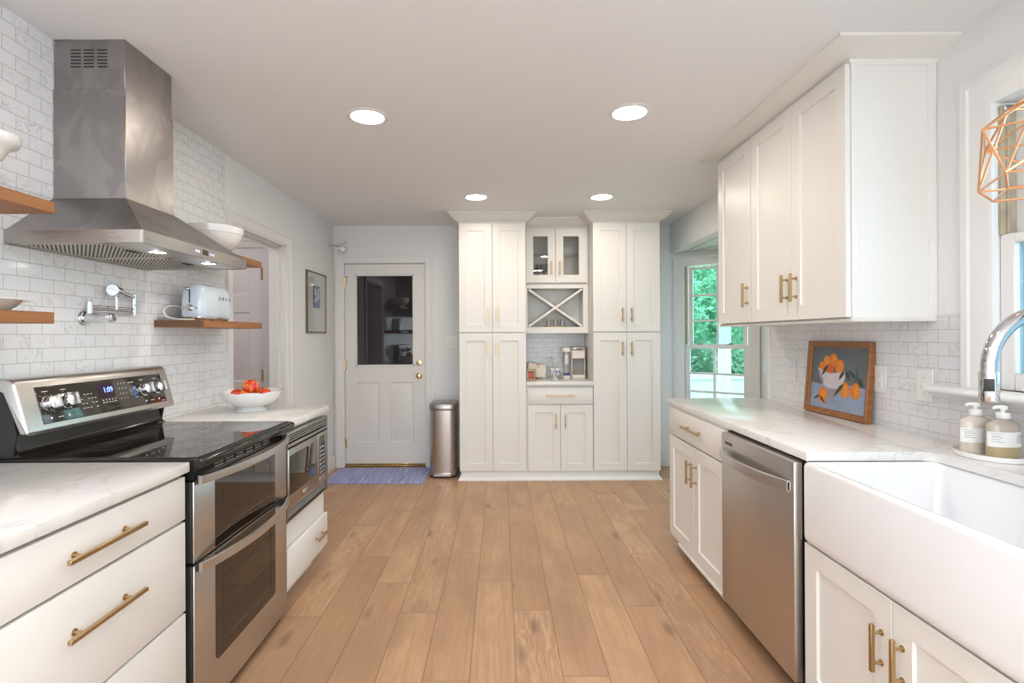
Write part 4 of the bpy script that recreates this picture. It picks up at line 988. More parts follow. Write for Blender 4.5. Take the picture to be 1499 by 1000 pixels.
mb = MB(); mb.cyl((ex, ey, PZ + 0.020), (ex, ey, PZ + 0.066), 0.0095, n=20, edge=0.002); mb.cyl((ex, ey, PZ + 0.067), (ex, ey, PZ + 0.116), 0.0095, n=20, edge=0.002); mb.build('swivel_post', 'chrome', t)
fx, fy = PX + 0.046, 2.205
mb = MB(); mb.cyl((ex, ey, PZ + 0.103), (fx, fy, PZ + 0.119), [0.008][0], 0.011, n=16); mb.build('arm', 'chrome', t)
mb = MB(); d_ = (V((fx, fy, 0)) - V((ex, ey, 0))).normalized(); c0 = V((fx, fy, PZ + 0.120)); mb.cyl(c0 - d_ * 0.028, c0 + d_ * 0.018, 0.0175, n=28, edge=0.002); mb.cyl(c0 + d_ * 0.017, c0 + d_ * 0.024, 0.0255, n=32, edge=0.002); mb.build('end_valve', 'chrome', t)
mb = MB(); mb.cyl((fx, fy + 0.004, PZ + 0.112), (fx, fy + 0.004, PZ + 0.040), 0.0062, n=14); mb.box(fx + 0.008, fy - 0.004, PZ + 0.088, fx + 0.030, fy + 0.012, PZ + 0.098, 0.003, 1); mb.build('spout', 'chrome', t)

def plate(name, label, F, wd, ht, mat, kind, cat='outlet'):
    """cover plate on a wall; F = matrix at its centre (x along the wall, y up, z out)"""
    o = F.to_translation(); t = thing(name, label, cat, tuple(o))
    mb = MB(F); mb.box(-wd / 2, -ht / 2, 0, wd / 2, ht / 2, 0.006, 0.002, 1); mb.build('cover_plate', mat, t)
    if kind == 'decora':
        mb = MB(F); mb.box(-0.0165, -0.033, 0.005, 0.0165, 0.033, 0.0075, 0.001, 1); mb.build('insert', mat, t)
    if kind == 'outlet':
        mb = MB(F); mb.box(-0.0165, -0.033, 0.005, 0.0165, 0.033, 0.0085, 0.001, 1); ins = mb.build('insert', mat, t)
        for s in (-1, 1):
            mb = MB(F)
            for x in (-0.006, 0.006): mb.box(x - 0.001, s * 0.018 - 0.004, 0.008, x + 0.001, s * 0.018 + 0.005, 0.0090)
            mb.cyl((0, s * 0.018 - 0.009, 0.008), (0, s * 0.018 - 0.009, 0.009), 0.0025, n=10); mb.build('slots', 'grey', ins, smooth=False)
    if kind.startswith('toggle'):
        for x in ((-0.023, 0.023) if kind == 'toggle2' else (0,)):
            mb = MB(F); mb.box(x - 0.005, -0.012, 0.005, x + 0.005, 0.012, 0.0075); mb.prism([(-0.006, 0.006), (0.004, 0.006), (0.010, 0.016), (0.004, 0.018)], 'x', x - 0.004, x + 0.004, 0.001, 1) ; mb.build('toggle', mat, t)
            for y in (-0.03, 0.03):
                mb = MB(F); mb.cyl((x, y, 0.005), (x, y, 0.0072), 0.0028, n=10); mb.build('screw', 'silver', t)
    return t
plate('outlet', 'marble-coloured blank outlet cover on the tiles above the fruit bowl worktop', frame((XL + 0.008, 2.925, 1.103), (0, 1, 0), (1, 0, 0)), 0.076, 0.124, 'tile_l', 'decora')
plate('light_switch', 'white double toggle light switch between the back door and tall cupboard', frame((-0.485, YB, 1.254), (1, 0, 0), (0, -1, 0)), 0.115, 0.130, 'plastic', 'toggle2', 'light switch')

# fruit bowl and fruit
FX, FY = -1.362, 2.87
def scal(a, r, z):
    k = max(0.0, (z - 0.075) / 0.032); wv = abs(math.sin(a * 4)) ** 0.8
    return (r * (1 + 0.012 * k * wv), z + 0.007 * k * (wv - 0.5))
mb = MB(); mb.lathe((FX, FY, CZ + 0.0005), [(0.078, 0), (0.080, 0.005), (0.072, 0.012), (0.064, 0.018), (0.062, 0.024), (0.085, 0.030), (0.116, 0.045), (0.138, 0.066), (0.150, 0.088), (0.157, 0.103), (0.158, 0.107), (0.154, 0.107), (0.146, 0.090), (0.132, 0.070), (0.110, 0.052), (0.075, 0.040), (0.0, 0.036)], 96, mod=scal)
tag(mb.build('fruit_bowl', 'porc', None, origin='auto'), 'white scalloped pedestal bowl holding apples on the worktop beside the range', 'bowl')
def apple_mesh():
    mb = MB(); R = 1.0; rs = []
    prof = []
    for k in range(17):
        a = math.pi * k / 16; r = math.sin(a) * (1 + 0.10 * math.cos(a)) ; z = -math.cos(a) * 0.90 + 0.02
        if k > 12: z -= 0.16 * ((k - 12) / 4) ** 2
        if k < 3: z += 0.08 * ((3 - k) / 3) ** 2
        prof.append((max(r, 0.004), z))
    mb.lathe((0, 0, 0), [(r * 0.046, z * 0.046) for r, z in prof], 32); return mb
APPLES = [(-1.352, 2.842, 1.046, 0.98, 'topmost big red and yellow apple heaped in the white fruit bowl', (0.3, 0.2, 1.2)),
          (-1.430, 2.852, 0.997, 0.86, 'red apple left of the heap in the white fruit bowl', (0.5, 0.3, 0.2)),
          (-1.364, 2.778, 0.999, 0.74, 'orange-red apple under the topmost one at the fruit bowl front', (0.2, 0.6, 2.4)),
          (-1.283, 2.868, 0.999, 0.76, 'orange apple at the right end of the white fruit bowl', (0.4, -0.4, 4.0)),
          (-1.335, 2.945, 0.996, 0.84, 'red apple peeping out behind the topmost one in the bowl', (0.1, 0.3, 5.2))]
for i, (x, y, z, s, lb, rot) in enumerate(APPLES):
    if i == 0:
        ap = apple_mesh().build('apple', 'apple', None, local=True, ang=60)
        k = MB(); k.tube([(0, 0, 0.030), (0.002, 0, 0.044), (0.006, 0.002, 0.052)], 0.0014, 6); ROOT['apple'] = (0, 0, 0); st_ = k.build('stem', 'stem', ap)
        a = ap
    else:
        a = ap.copy(); COL.objects.link(a); c = st_.copy(); COL.objects.link(c); c.parent = a
    a.location = (x, y, z); a.rotation_euler = rot; a.scale = (s, s, s); tag(a, lb, 'apple', 'apples in the fruit bowl')

# framed print on the left wall
def framed(name, label, F, wd, ht, fw, th, matf, cat='picture'):
    t = thing(name, label, cat, tuple(F.to_translation()))
    mb = MB(F); R = lambda i, z: [(i, i, z), (wd - i, i, z), (wd - i, ht - i, z), (i, ht - i, z)]
    mb.rings([R(0, 0), R(0, th - 0.003), R(0.003, th), R(fw * 0.45, th), R(fw * 0.55, th - 0.004), R(fw * 0.9, th - 0.007), R(fw, th - 0.010), R(fw, 0), R(0, 0)], False, False)
    mb.build('frame', matf, t, ang=25); return t
PF = frame((XL + 0.001, 4.503, 1.350), (0, 1, 0), (1, 0, 0))
t = framed('framed_print', 'thin framed print with a blue flower picture, hanging left of the back door', PF, 0.49, 0.545, 0.012, 0.020, 'darkframe')
mb = MB(PF); mb.box(0.012, 0.012, 0.004, 0.478, 0.533, 0.008); mm = mb.build('mat_board', 'paper', t, smooth=False)
mb = MB(PF); mb.box(0.160, 0.225, 0.007, 0.335, 0.425, 0.0086); pr_ = mb.build('print', 'floral', mm, smooth=False)
mb = MB(PF)
for (cx, cy, r) in ((0.22, 0.37, 0.030), (0.285, 0.335, 0.030), (0.245, 0.305, 0.024), (0.30, 0.385, 0.020), (0.205, 0.29, 0.016)):
    mb.prism([(cx + r * math.cos(q * 0.524) * (1 + 0.2 * (q % 2)), cy + r * 1.2 * math.sin(q * 0.524)) for q in range(12)], 'z', 0.0085, 0.0090)
mb.build('flowers', 'floral2', pr_, smooth=False)
mb = MB(PF); mb.box(0.012, 0.012, 0.0115, 0.478, 0.533, 0.0130); mb.build('glazing', 'clear', t, smooth=False)

# small white motion sensor on a bracket, top left of the back door
t = thing('wall_sensor', 'small white sensor on a bracket high in the corner left of the back door', 'sensor', (XL, 5.15, 2.20))
mb = MB(); mb.box(XL, 5.125, 2.17, XL + 0.006, 5.165, 2.245, 0.003, 1); mb.build('wall_plate', 'plastic', t)
mb = MB(); mb.tube([(XL + 0.004, 5.145, 2.215), (XL + 0.035, 5.145, 2.212), (XL + 0.062, 5.150, 2.205)], 0.006, 8); mb.lathe((XL + 0.082, 5.150, 2.196), [(0.018, 0), (0.016, 0.014), (0.006, 0.020), (0.006, 0.034), (0.0, 0.036)], 16); mb.build('bracket_arm', 'silver', t)
mb = MB(); mb.box(XL + 0.075, 5.120, 2.150, XL + 0.152, 5.180, 2.197, 0.012, 2); sb = mb.build('sensor_body', 'plastic', t)
mb = MB(); mb.sphere((XL + 0.105, 5.121, 2.160), 0.007, 2); mb.build('lens', 'blackm', sb)
mb = MB(); mb.tube([(XL + 0.113, 5.150, 2.196), (XL + 0.116, 5.150, 2.212), (XL + 0.170, 5.150, 2.250)], 0.0045, 8); mb.build('lever', 'gold', t)

# pedal bin and door mat
t = thing('pedal_bin', 'slim stainless steel pedal bin between the back door and tall cupboard', 'bin', (-0.538, 5.0, 0))
def binring(i, z): 
    pts = [(-0.668 + i, 5.15 - i, z), (-0.408 - i, 5.15 - i, z)]
    for k in range(13):
        a = math.radians(k * 15 - 0); pts.append((-0.538 + (0.130 - i) * math.copysign(abs(math.cos(a)) ** 0.55, math.cos(a)), 4.935 - (0.08 - i) * abs(math.sin(a)) ** 0.6, z))
    return pts
mb = MB(); mb.rings([binring(0.006, 0.0), binring(0.004, 0.012), binring(0.004, 0.020)]); mb.build('base', 'blackm', t)
mb = MB(); mb.rings([binring(0.006, 0.020), binring(0.006, 0.625)]); mb.build('body', brushed('bin steel', (0.50, 0.46, 0.43), 0.22, (160, 160, 2)), t, ang=40)
mb = MB(); mb.rings([binring(0.0, 0.628), binring(-0.001, 0.632), binring(-0.001, 0.668), binring(0.006, 0.682), binring(0.03, 0.692)]); mb.build('lid', brushed('bin lid steel', (0.36, 0.34, 0.33), 0.25, (3, 200, 3)), t, ang=40)
mb = MB(); mb.box(-0.62, 4.832, 0.018, -0.455, 4.90, 0.040, 0.004, 1); mb.build('pedal', 'steel_h', t)
mb = MB(); mb.box(-1.60, 4.672, 0.0005, -0.690, 5.225, 0.009, 0.004, 1)
for f in range(60): mb.box(-1.598 + f * 0.0153, 4.664, 0.0005, -1.592 + f * 0.0153, 4.674, 0.006) if f % 1 == 0 else None
o = mb.build('door_mat', 'mat', None, origin='auto'); tag(o, 'blue and white striped woven mat on the floor before the back door', 'mat')

# ------------------------------------------------------------------ tall cupboards and the coffee nook on the back wall
FXU, FYN = (1, 0, 0), (0, -1, 0)
YD, YBX = 4.753, 4.774            # door front plane, box front plane
CROWN = [(0.0, 2.346), (0.006, 2.346), (0.010, 2.354), (0.022, 2.362), (0.046, 2.376), (0.070, 2.398), (0.084, 2.414), (0.092, 2.416), (0.096, 2.426), (0.096, 2.4295), (0.0, 2.4295)]
TOEP = [(0, 0.088), (0.001, 0.088), (0.001, 0.050), (0.006, 0.040), (0.018, 0.022), (0.026, 0.012), (0.027, 0.0), (0, 0)]
def tall(x0, x1, label, hx):
    t = thing('tall_cabinet', label, 'cabinet', ((x0 + x1) / 2, 5.0, 0), 'tall cupboards')
    mb = MB(); mb.box(x0 + 0.001, YBX, 0.088, x1 - 0.001, YB - 0.002, 2.40, 0.001, 1); mb.box(x0 + 0.012, YBX + 0.004, 0, x1 - 0.012, YB - 0.001, 0.088); mb.build('body', 'cab', t)
    mid = (x0 + x1) / 2; g = 0.0015
    for za, zb, hz in ((0.088, 1.338, 1.195), (1.350, 2.337, 1.502)):
        for a, b, sgn in ((x0 + 0.001, mid - g, -1), (mid + g, x1 - 0.001, 1)):
            d = shaker('door', t, (a, YD, za), FXU, FYN, b - a, zb - za)
            pull(d, (mid + sgn * 0.041, YD, hz), (0, 0, 1), FYN, 0.128)
    left = x0 < 0
    e = 0.001
    yl, yr = (YB - 0.002, 4.915) if left else (4.915, YB - 0.002)
    path = [(x0 + e, yl), (x0 + e, YBX), (x1 - e, YBX), (x1 - e, yr)]
    mb = MB(); mb.mould(path[::-1], CROWN, lambda x, y, h: (x, y, h)); mb.build('crown_moulding', 'cab', t, ang=25)
    return t
tall(-0.371, 0.235, 'left one of the two tall white cupboards, next to the pedal bin', 0)
tall(0.845, 1.453, 'right one of the two tall white cupboards, nearest the bay window', 0)
# middle base cabinet with the continuous toe moulding
t = thing('base_cabinet', 'white base cabinet with one drawer and two doors between the tall cupboards', 'cabinet', (0.54, 5.0, 0))
mb = MB(); mb.box(0.236, YBX, 0.088, 0.844, YB - 0.012, 0.862, 0.001, 1); mb.build('body', 'cab', t)
d = shaker('drawer', t, (0.250, YD, 0.694), FXU, FYN, 0.590, 0.152, slab=True); pull(d, (0.545, YD, 0.771), FXU, FYN, 0.262)
for a, b, s in ((0.250, 0.5435, -1), (0.5465, 0.840, 1)):
    d = shaker('door', t, (a, YD, 0.086), FXU, FYN, b - a, 0.600); pull(d, (0.545 + s * 0.043, YD, 0.540), (0, 0, 1), FYN, 0.128)
mb = MB(); mb.mould([(-0.358, 5.20), (-0.358, YBX + 0.004), (1.440, YBX + 0.004), (1.440, 5.20)][::-1], TOEP, lambda x, y, h: (x, y, h)); 
o = mb.build('trim_9', 'trim', None, ang=30); struct(o)
mb = MB(); mb.prism([(0.237, YB - 0.010), (0.237, 4.738), (0.843, 4.738), (0.843, YB - 0.010)], 'z', 0.864, 0.896, 0.003, 2)
tag(mb.build('countertop', 'quartz', None, origin='auto'), 'small quartz worktop of the coffee nook between the tall cupboards', 'countertop')
# glass-door wall cabinet
Y5 = 5.0
t = thing('upper_cabinet', 'small white wall cabinet with two glass doors between the tall cupboards', 'cabinet', (0.54, 5.13, 1.81))
mb = MB()
mb.box(0.237, Y5, 1.81, 0.262, YB - 0.001, 2.40); mb.box(0.818, Y5, 1.81, 0.843, YB - 0.001, 2.40); mb.box(0.262, Y5, 1.81, 0.818, YB - 0.001, 1.835); mb.box(0.262, Y5, 2.335, 0.818, YB - 0.001, 2.40)
mb.box(0.262, YB - 0.015, 1.835, 0.818, YB - 0.001, 2.335); mb.box(0.527, Y5, 1.835, 0.553, Y5 + 0.02, 2.335)
mb.build('body', 'cab', t, smooth=False)
mb = MB(); mb.box(0.262, Y5 + 0.03, 2.10, 0.818, YB - 0.016, 2.106); mb.build('glass_shelf', 'clear', t, smooth=False)
for a, b, s in ((0.247, 0.5305, -1), (0.5335, 0.826, 1)):
    d = shaker('door', t, (a, Y5 - 0.021, 1.820), FXU, FYN, b - a, 0.512, st=0.072, glassm='cabglass')
    pull(d, (0.532 + s * 0.040, Y5 - 0.021, 1.957), (0, 0, 1), FYN, 0.128)
mb = MB(); mb.mould([(0.8435, Y5 - 0.001), (0.2365, Y5 - 0.001)], [(a * 0.85, b) for a, b in CROWN], lambda x, y, h: (x, y, h)); mb.build('crown_moulding', 'cab', t, ang=25)
def wine_glass(x, y, z, s=1.0):
    mb = MB(); P = [(0.032, 0), (0.032, 0.002), (0.006, 0.006), (0.004, 0.02), (0.004, 0.065), (0.012, 0.075), (0.032, 0.098), (0.038, 0.125), (0.035, 0.155), (0.033, 0.155), (0.036, 0.125), (0.030, 0.100), (0.008, 0.080), (0.0, 0.079)]
    mb.lathe((0, 0, 0), [(r * s, q * s) for r, q in P], 24); return mb
WG = [(0.335, 5.10, 1.8355, 'front wine glass at the left end inside the glass-door cabinet'), (0.372, 5.20, 1.8355, 'second wine glass from the left, set back inside the glass-door cabinet'), (0.432, 5.11, 1.8355, 'front wine glass nearest the middle handles in the glass-door cabinet')]
g0 = None
for x, y, z, lb in WG:
    if g0 is None: g0 = wine_glass(x, y, z, 1.15).build('wine_glass', 'clear', None, local=True, ang=60); g = g0
    else: g = g0.copy(); COL.objects.link(g)
    g.location = (x, y, z); tag(g, lb, 'glass', 'wine glasses in the glass-door cabinet')
# X-shaped wine rack
t = thing('wine_rack', 'open white cubby with a crossed divider above the coffee nook', 'wine rack', (0.54, 5.13, 1.338))
mb = MB(); x0, x1, z0, z1 = 0.237, 0.843, 1.338, 1.806; a, b, c, d_ = 0.264, 0.794, 1.398, 1.766
mb.box(x0, Y5, z0, a, YB - 0.002, z1); mb.box(b, Y5, z0, x1, YB - 0.002, z1); mb.box(a, Y5, z0, b, YB - 0.002, c); mb.box(a, Y5, d_, b, YB - 0.002, z1); mb.box(a, YB - 0.02, c, b, YB - 0.002, d_)
mb.build('body', 'cab', t, smooth=False)
dl = math.hypot(b - a, d_ - c); tx, tz = (b - a) / dl, (d_ - c) / dl
for sgn in (1, -1):
    mb = MB(); h = 0.010
    p0, p1 = ((a, c), (b, d_)) if sgn > 0 else ((a, d_), (b, c))
    nx, nz = -(p1[1] - p0[1]) / dl * h, (p1[0] - p0[0]) / dl * h; k = 0.012
    q0 = (p0[0] + (p1[0] - p0[0]) / dl * k, p0[1] + (p1[1] - p0[1]) / dl * k); q1 = (p1[0] - (p1[0] - p0[0]) / dl * k, p1[1] - (p1[1] - p0[1]) / dl * k)
    mb.prism([(q0[0] + nx, q0[1] + nz), (q1[0] + nx, q1[1] + nz), (q1[0] - nx, q1[1] - nz), (q0[0] - nx, q0[1] - nz)], 'y', Y5 + 0.003 + (0.001 if sgn > 0 else 0), YB - 0.021)
    mb.build('divider', 'cab', t, smooth=False)
mb = MB(); mb.lathe((0.536, 5.05, 1.3985), [(0.110, 0), (0.114, 0.004), (0.114, 0.010), (0.108, 0.010), (0.106, 0.005), (0.0, 0.004)], 40, sy=0.40)
tag(mb.build('tray', 'gold', None, origin='auto'), 'small oval gold tray under the little glasses in the wine rack', 'tray')
g0 = None
for x, lb in ((0.470, 'leftmost small gold-rimmed glass on the tray in the wine rack'), (0.536, 'middle small gold-rimmed glass on the tray in the wine rack'), (0.602, 'rightmost small gold-rimmed glass on the tray in the wine rack')):
    if g0 is None:
        mb = MB(); mb.lathe((0, 0, 0), [(0.022, 0), (0.024, 0.002), (0.028, 0.066), (0.0265, 0.066), (0.022, 0.006), (0.0, 0.005)], 24); g0 = mb.build('tumbler', 'clear', None, local=True, ang=60); ROOT['tumbler'] = (0, 0, 0); g = g0
        k = MB(); k.lathe((0, 0, 0), [(0.0283, 0.062), (0.0285, 0.067), (0.0262, 0.067), (0.0262, 0.062)], 24, caps=False); gr = k.build('gold_rim', 'gold', g0)
    else:
        g = g0.copy(); COL.objects.link(g); c_ = gr.copy(); COL.objects.link(c_); c_.parent = g
    g.location = (x, 5.05, 1.4040); tag(g, lb, 'glass', 'little glasses on the gold tray')
# coffee nook things
NZ = 0.8965
t = thing('outlet', 'outlet with a white plug on the tiles of the coffee nook', 'outlet', (0.478, YB - 0.008, 1.11))
F = frame((0.478, YB - 0.008, 1.11), (1, 0, 0), (0, -1, 0))
mb = MB(F); mb.box(-0.040, -0.062, 0, 0.040, 0.062, 0.006, 0.002, 1); mb.build('cover_plate', 'tile_n', t)
mb = MB(F); mb.box(-0.016, -0.042, 0.006, 0.016, -0.012, 0.034, 0.008, 2); pg = mb.build('plug', 'plastic', t)
mb = MB(); mb.tube([(0.478, 5.235, 1.085), (0.500, 5.225, 1.110), (0.520, 5.23, 1.09), (0.528, 5.245, 1.04), (0.56, 5.25, 0.96), (0.60, 5.24, 0.905), (0.66, 5.22, 0.90)], 0.003, 6); mb.build('power_cord', 'plastic', pg)
# recipe card on a little easel
t = thing('recipe_card', 'cream card with a small orange mark, leaning on an easel in the nook', 'card', (0.345, 5.08, NZ))
tl = math.radians(18); FE = frame3((0.345, 5.055, NZ + 0.022), (math.cos(0.16), -0.05, -math.sin(0.16)), (math.sin(0.16) * 0.9, math.sin(tl), math.cos(tl)), (0.05, -math.cos(tl), math.sin(tl)))
mb = MB(FE); mb.box(-0.085, 0, -0.006, 0.085, 0.130, 0, 0.001, 1); cd = mb.build('card', 'cream', t, smooth=False)
mb = MB(FE); mb.box(-0.012, 0.112, 0.0, 0.022, 0.126, 0.0008); mb.build('orange_mark', 'orange_ink', cd, smooth=False)
mb = MB(FE); mb.box(-0.012, 0.098, 0.0, 0.022, 0.101, 0.0008); mb.box(-0.008, 0.092, 0.0, 0.018, 0.0945, 0.0008); mb.bm.faces.ensure_lookup_table(); mb.build('heading', 'grey', cd, smooth=False)
mb = MB(); mb.tube([(0.300, 5.03, NZ + 0.028), (0.300, 5.03, NZ + 0.004), (0.300, 5.07, NZ + 0.012)], 0.004, 8); mb.tube([(0.398, 5.02, NZ + 0.028), (0.398, 5.02, NZ + 0.004), (0.398, 5.07, NZ + 0.012)], 0.004, 8); mb.tube([(0.300, 5.07, NZ + 0.012), (0.349, 5.072, NZ + 0.014), (0.398, 5.07, NZ + 0.012)], 0.004, 8); mb.tube([(0.349, 5.072, NZ + 0.014), (0.349, 5.15, NZ + 0.004)], 0.004, 8)
mb.build('easel', 'gold', t)
t = thing('small_photo_frame', 'small gold frame with a red picture, front left on the nook worktop', 'picture frame', (0.29, 4.88, NZ))
tl = math.radians(12); FE = frame3((0.245, 4.873, NZ + 0.0005), (1, 0.06, 0), (0, math.sin(tl), math.cos(tl)), (0.06, -math.cos(tl), math.sin(tl)))
mb = MB(FE); wd, ht = 0.086, 0.106; R = lambda i, z: [(i, i, z), (wd - i, i, z), (wd - i, ht - i, z), (i, ht - i, z)]
mb.rings([R(0, -0.008), R(0, 0.004), R(0.003, 0.007), R(0.009, 0.003), R(0.013, 0.002), R(0.013, -0.008), R(0, -0.008)], False, False); mb.build('frame', 'gold', t, ang=25)
mb = MB(FE); mb.box(0.012, 0.012, -0.006, wd - 0.012, ht - 0.012, -0.001); pc = mb.build('picture', 'darkred', t, smooth=False)
mb = MB(FE); mb.lathe((0.041, 0.050, -0.0005), [(0.021, -0.0005), (0.021, 0.0006), (0.0, 0.0007)], 24, sy=1.5); mb.build('red_shape', 'redprint', pc, smooth=False)
mb = MB(FE); mb.rings([R(0.015, -0.0008), R(0.015, 0.0004), R(0.012, 0.0004), R(0.012, -0.0008), R(0.015, -0.0008)], False, False); mb.build('slip', 'paper', pc, smooth=False)
mb = MB(FE); mb.prism([(-0.0, -0.008), (0.09, -0.008), (0.0, -0.045)], 'x', 0.038, 0.048); mb.build('strut', 'blackm', t, smooth=False)
# blue and white footed bowl with cups
def lob(a, r, z): k = max(0, (z - 0.05) / 0.05); return (r * (1 + 0.05 * k * math.cos(a * 8)), z + 0.004 * k * math.cos(a * 8))
mb = MB(); mb.lathe((0.520, 4.955, NZ), [(0.042, 0), (0.043, 0.004), (0.026, 0.012), (0.018, 0.024), (0.022, 0.036), (0.044, 0.050), (0.062, 0.072), (0.072, 0.092), (0.073, 0.095), (0.069, 0.093), (0.058, 0.072), (0.036, 0.054), (0.0, 0.048)], 64, mod=lob)
tag(mb.build('pedestal_bowl', 'bluepat', None, origin='auto'), 'blue and white lobed pedestal bowl in the coffee nook', 'bowl')
g0 = None
for x, y, lb in ((0.492, 4.945, 'left one of two white rounded pieces in the blue bowl'), (0.543, 4.950, 'right one of two white rounded pieces in the blue bowl')):
    if g0 is None: mb = MB(); mb.sphere((0, 0, 0), 0.022, 3, (1, 1, 1.2)); g0 = mb.build('white_ornament', 'porc', None, local=True); g = g0
    else: g = g0.copy(); COL.objects.link(g)
    g.location = (x, y, NZ + 0.088); tag(g, lb, 'ornament', 'white rounded pieces in the blue bowl')
# clear column dispenser
t = thing('clear_dispenser', 'slim clear column dispenser with white cap left of the coffee machine', 'dispenser', (0.646, 5.10, NZ))
DXc, DYc = 0.646, 5.10
mb = MB(); mb.lathe((DXc, DYc, NZ), [(0.040, 0), (0.041, 0.004), (0.040, 0.026), (0.034, 0.032), (0.0, 0.033)], 32); mb.build('base', 'plastic', t)
mb = MB(); mb.lathe((DXc, DYc, NZ), [(0.033, 0.033), (0.034, 0.046), (0.020, 0.052), (0.0, 0.053)], 28); mb.build('heater_plate', 'floral', t)
mb = MB(); mb.lathe((DXc, DYc, NZ), [(0.028, 0.130), (0.031, 0.130), (0.033, 0.262), (0.031, 0.262)], 32, caps=False); mb.lathe((DXc, DYc, NZ), [(0.036, 0.128), (0.036, 0.134), (0.0, 0.135)], 28); mb.build('clear_cup', 'clear', t)
mb = MB(); mb.cyl((DXc, DYc + 0.034, NZ + 0.02), (DXc, DYc + 0.034, NZ + 0.27), 0.006, n=12); mb.build('column', 'plastic', t)
mb = MB(); mb.lathe((DXc, DYc, NZ), [(0.034, 0.260), (0.041, 0.262), (0.042, 0.292), (0.038, 0.298), (0.0, 0.299)], 32); mb.build('cap', 'plastic', t)
mb = MB(); mb.lathe((DXc, DYc, NZ), [(0.022, 0.140), (0.024, 0.22), (0.012, 0.24), (0.0, 0.24)], 24); mb.build('whisk', 'plastic', t)
# pod coffee machine
t = thing('coffee_maker', 'cream pod coffee machine in the right corner of the coffee nook', 'coffee machine', (0.757, 5.14, NZ))
cx0, cx1 = 0.690, 0.822
def cring(i, y0, y1, z, r=0.02): return rrect((cx0 + cx1) / 2, (y0 + y1) / 2, (cx1 - cx0) / 2 - i, (y1 - y0) / 2 - i, r, z)
mb = MB(); mb.rings([cring(0.002, 5.035, 5.25, NZ), cring(0, 5.035, 5.25, NZ + 0.004), cring(0, 5.035, 5.25, NZ + 0.034), cring(0.003, 5.035, 5.25, NZ + 0.038)]); mb.build('base', 'cream', t)
mb = MB(); mb.rings([cring(0, 5.15, 5.25, NZ + 0.038), cring(0, 5.15, 5.25, NZ + 0.20)]); bd = mb.build('tower', 'cream', t)
mb = MB(); mb.box(cx0 + 0.010, 5.146, NZ + 0.040, cx1 - 0.010, 5.152, NZ + 0.200); mb.build('splash_back', 'grey', bd, smooth=False)
for x in (cx0, cx1 - 0.008):
    mb = MB(); mb.box(x, 5.06, NZ + 0.036, x + 0.008, 5.16, NZ + 0.20, 0.003, 1); mb.build('side_rail', 'cream', t)
mb = MB(); mb.rings([cring(0.004, 5.045, 5.25, NZ + 0.196), cring(0, 5.045, 5.25, NZ + 0.200), cring(0, 5.045, 5.25, NZ + 0.274), cring(0.002, 5.045, 5.25, NZ + 0.277)]); hd = mb.build('head', 'cream', t)
mb = MB(); mb.text('KEURIG', 0.0125, frame((0.765, 5.0446, NZ + 0.236), (1, 0, 0), (0, -1, 0)), 0.001); mb.build('lettering', 'silver', hd, smooth=False)
mb = MB(); mb.rings([cring(0.0, 5.040, 5.25, NZ + 0.278), cring(-0.003, 5.040, 5.25, NZ + 0.284), cring(-0.003, 5.040, 5.25, NZ + 0.302), cring(0.006, 5.04, 5.25, NZ + 0.309)]); ld = mb.build('lid', 'silver', t)
mb = MB(); mb.box(0.735, 5.032, NZ + 0.285, 0.79, 5.045, NZ + 0.296, 0.004, 2); mb.build('lid_handle', 'blackm', ld)

# ------------------------------------------------------------------ right run
UY, UN = (0, -1, 0), (-1, 0, 0)       # fronts on the right wall face -x
RF = 1.057; RZ = 0.905
t = thing('base_cabinet', 'white base cabinet with drawer and two doors beyond the dishwasher', 'cabinet', (1.38, 2.87, 0))
mb = MB(); mb.box(RF + 0.021, 2.463, 0.083, XR - 0.009, 3.282, 0.870, 0.001, 1); mb.build('body', 'cab', t)
mb = MB(); mb.box(1.14, 2.47, 0.0, XR - 0.009, 3.20, 0.083); mb.build('toe_kick', 'cab_in', t)
mb = MB(); mb.mould([(RF + 0.004, 2.465), (RF + 0.004, 3.10), (RF + 0.06, 3.10)], [(0, 0.058), (0, 0.0825), (0.008, 0.0825), (0.012, 0.074), (0.006, 0.058)], lambda x, y, h: (x, y, h)); mb.build('light_rail', 'cab', t)
d = shaker('drawer', t, (RF, 3.277, 0.706), UY, UN, 0.808, 0.154, slab=True); pull(d, (RF, 2.868, 0.790), UY, UN, 0.262)
for a, b, yh in ((3.277, 2.8745, 2.912), (2.8715, 2.469, 2.834)):
    d = shaker('door', t, (RF, a, 0.084), UY, UN, a - b, 0.613); pull(d, (RF, yh, 0.553), (0, 0, 1), UN, 0.130)
# dishwasher
t = thing('dishwasher', 'stainless steel dishwasher with a bowed handle left of the sink', 'dishwasher', (1.36, 2.15, 0))
DWX = 1.035; dy0, dy1 = 1.852, 2.456
mb = MB(); mb.box(1.075, dy0 + 0.006, 0.09, 1.66, dy1 - 0.006, 0.862, 0.002, 1); mb.build('tub', 'blackm', t)
mb = MB(); mb.box(DWX, dy0, 0.082, DWX + 0.032, dy1, 0.862, 0.005, 2); dr = mb.build('door', 'steel_dw', t)
mb = MB()
mb.box(DWX + 0.030, dy0 + 0.004, 0.858, DWX + 0.075, dy1 - 0.004, 0.868)
for i in range(14): mb.box(DWX + 0.036, dy0 + 0.05 + i * 0.018, 0.8675, DWX + 0.052, dy0 + 0.058 + i * 0.018, 0.8705)
mb.build('control_strip', 'blackm', t, smooth=False)
mb = MB(); mb.box(DWX - 0.0012, 2.337, 0.812, DWX + 0.001, 2.418, 0.830, 0.004, 2); vt = mb.build('vent', 'steel_h', dr)
for z in (0.815, 0.8215):
    mb = MB(); mb.box(DWX - 0.0018, 2.342, z, DWX - 0.0008, 2.413, z + 0.005); mb.build('vent_slot', 'blackm', vt, smooth=False)
rs = []
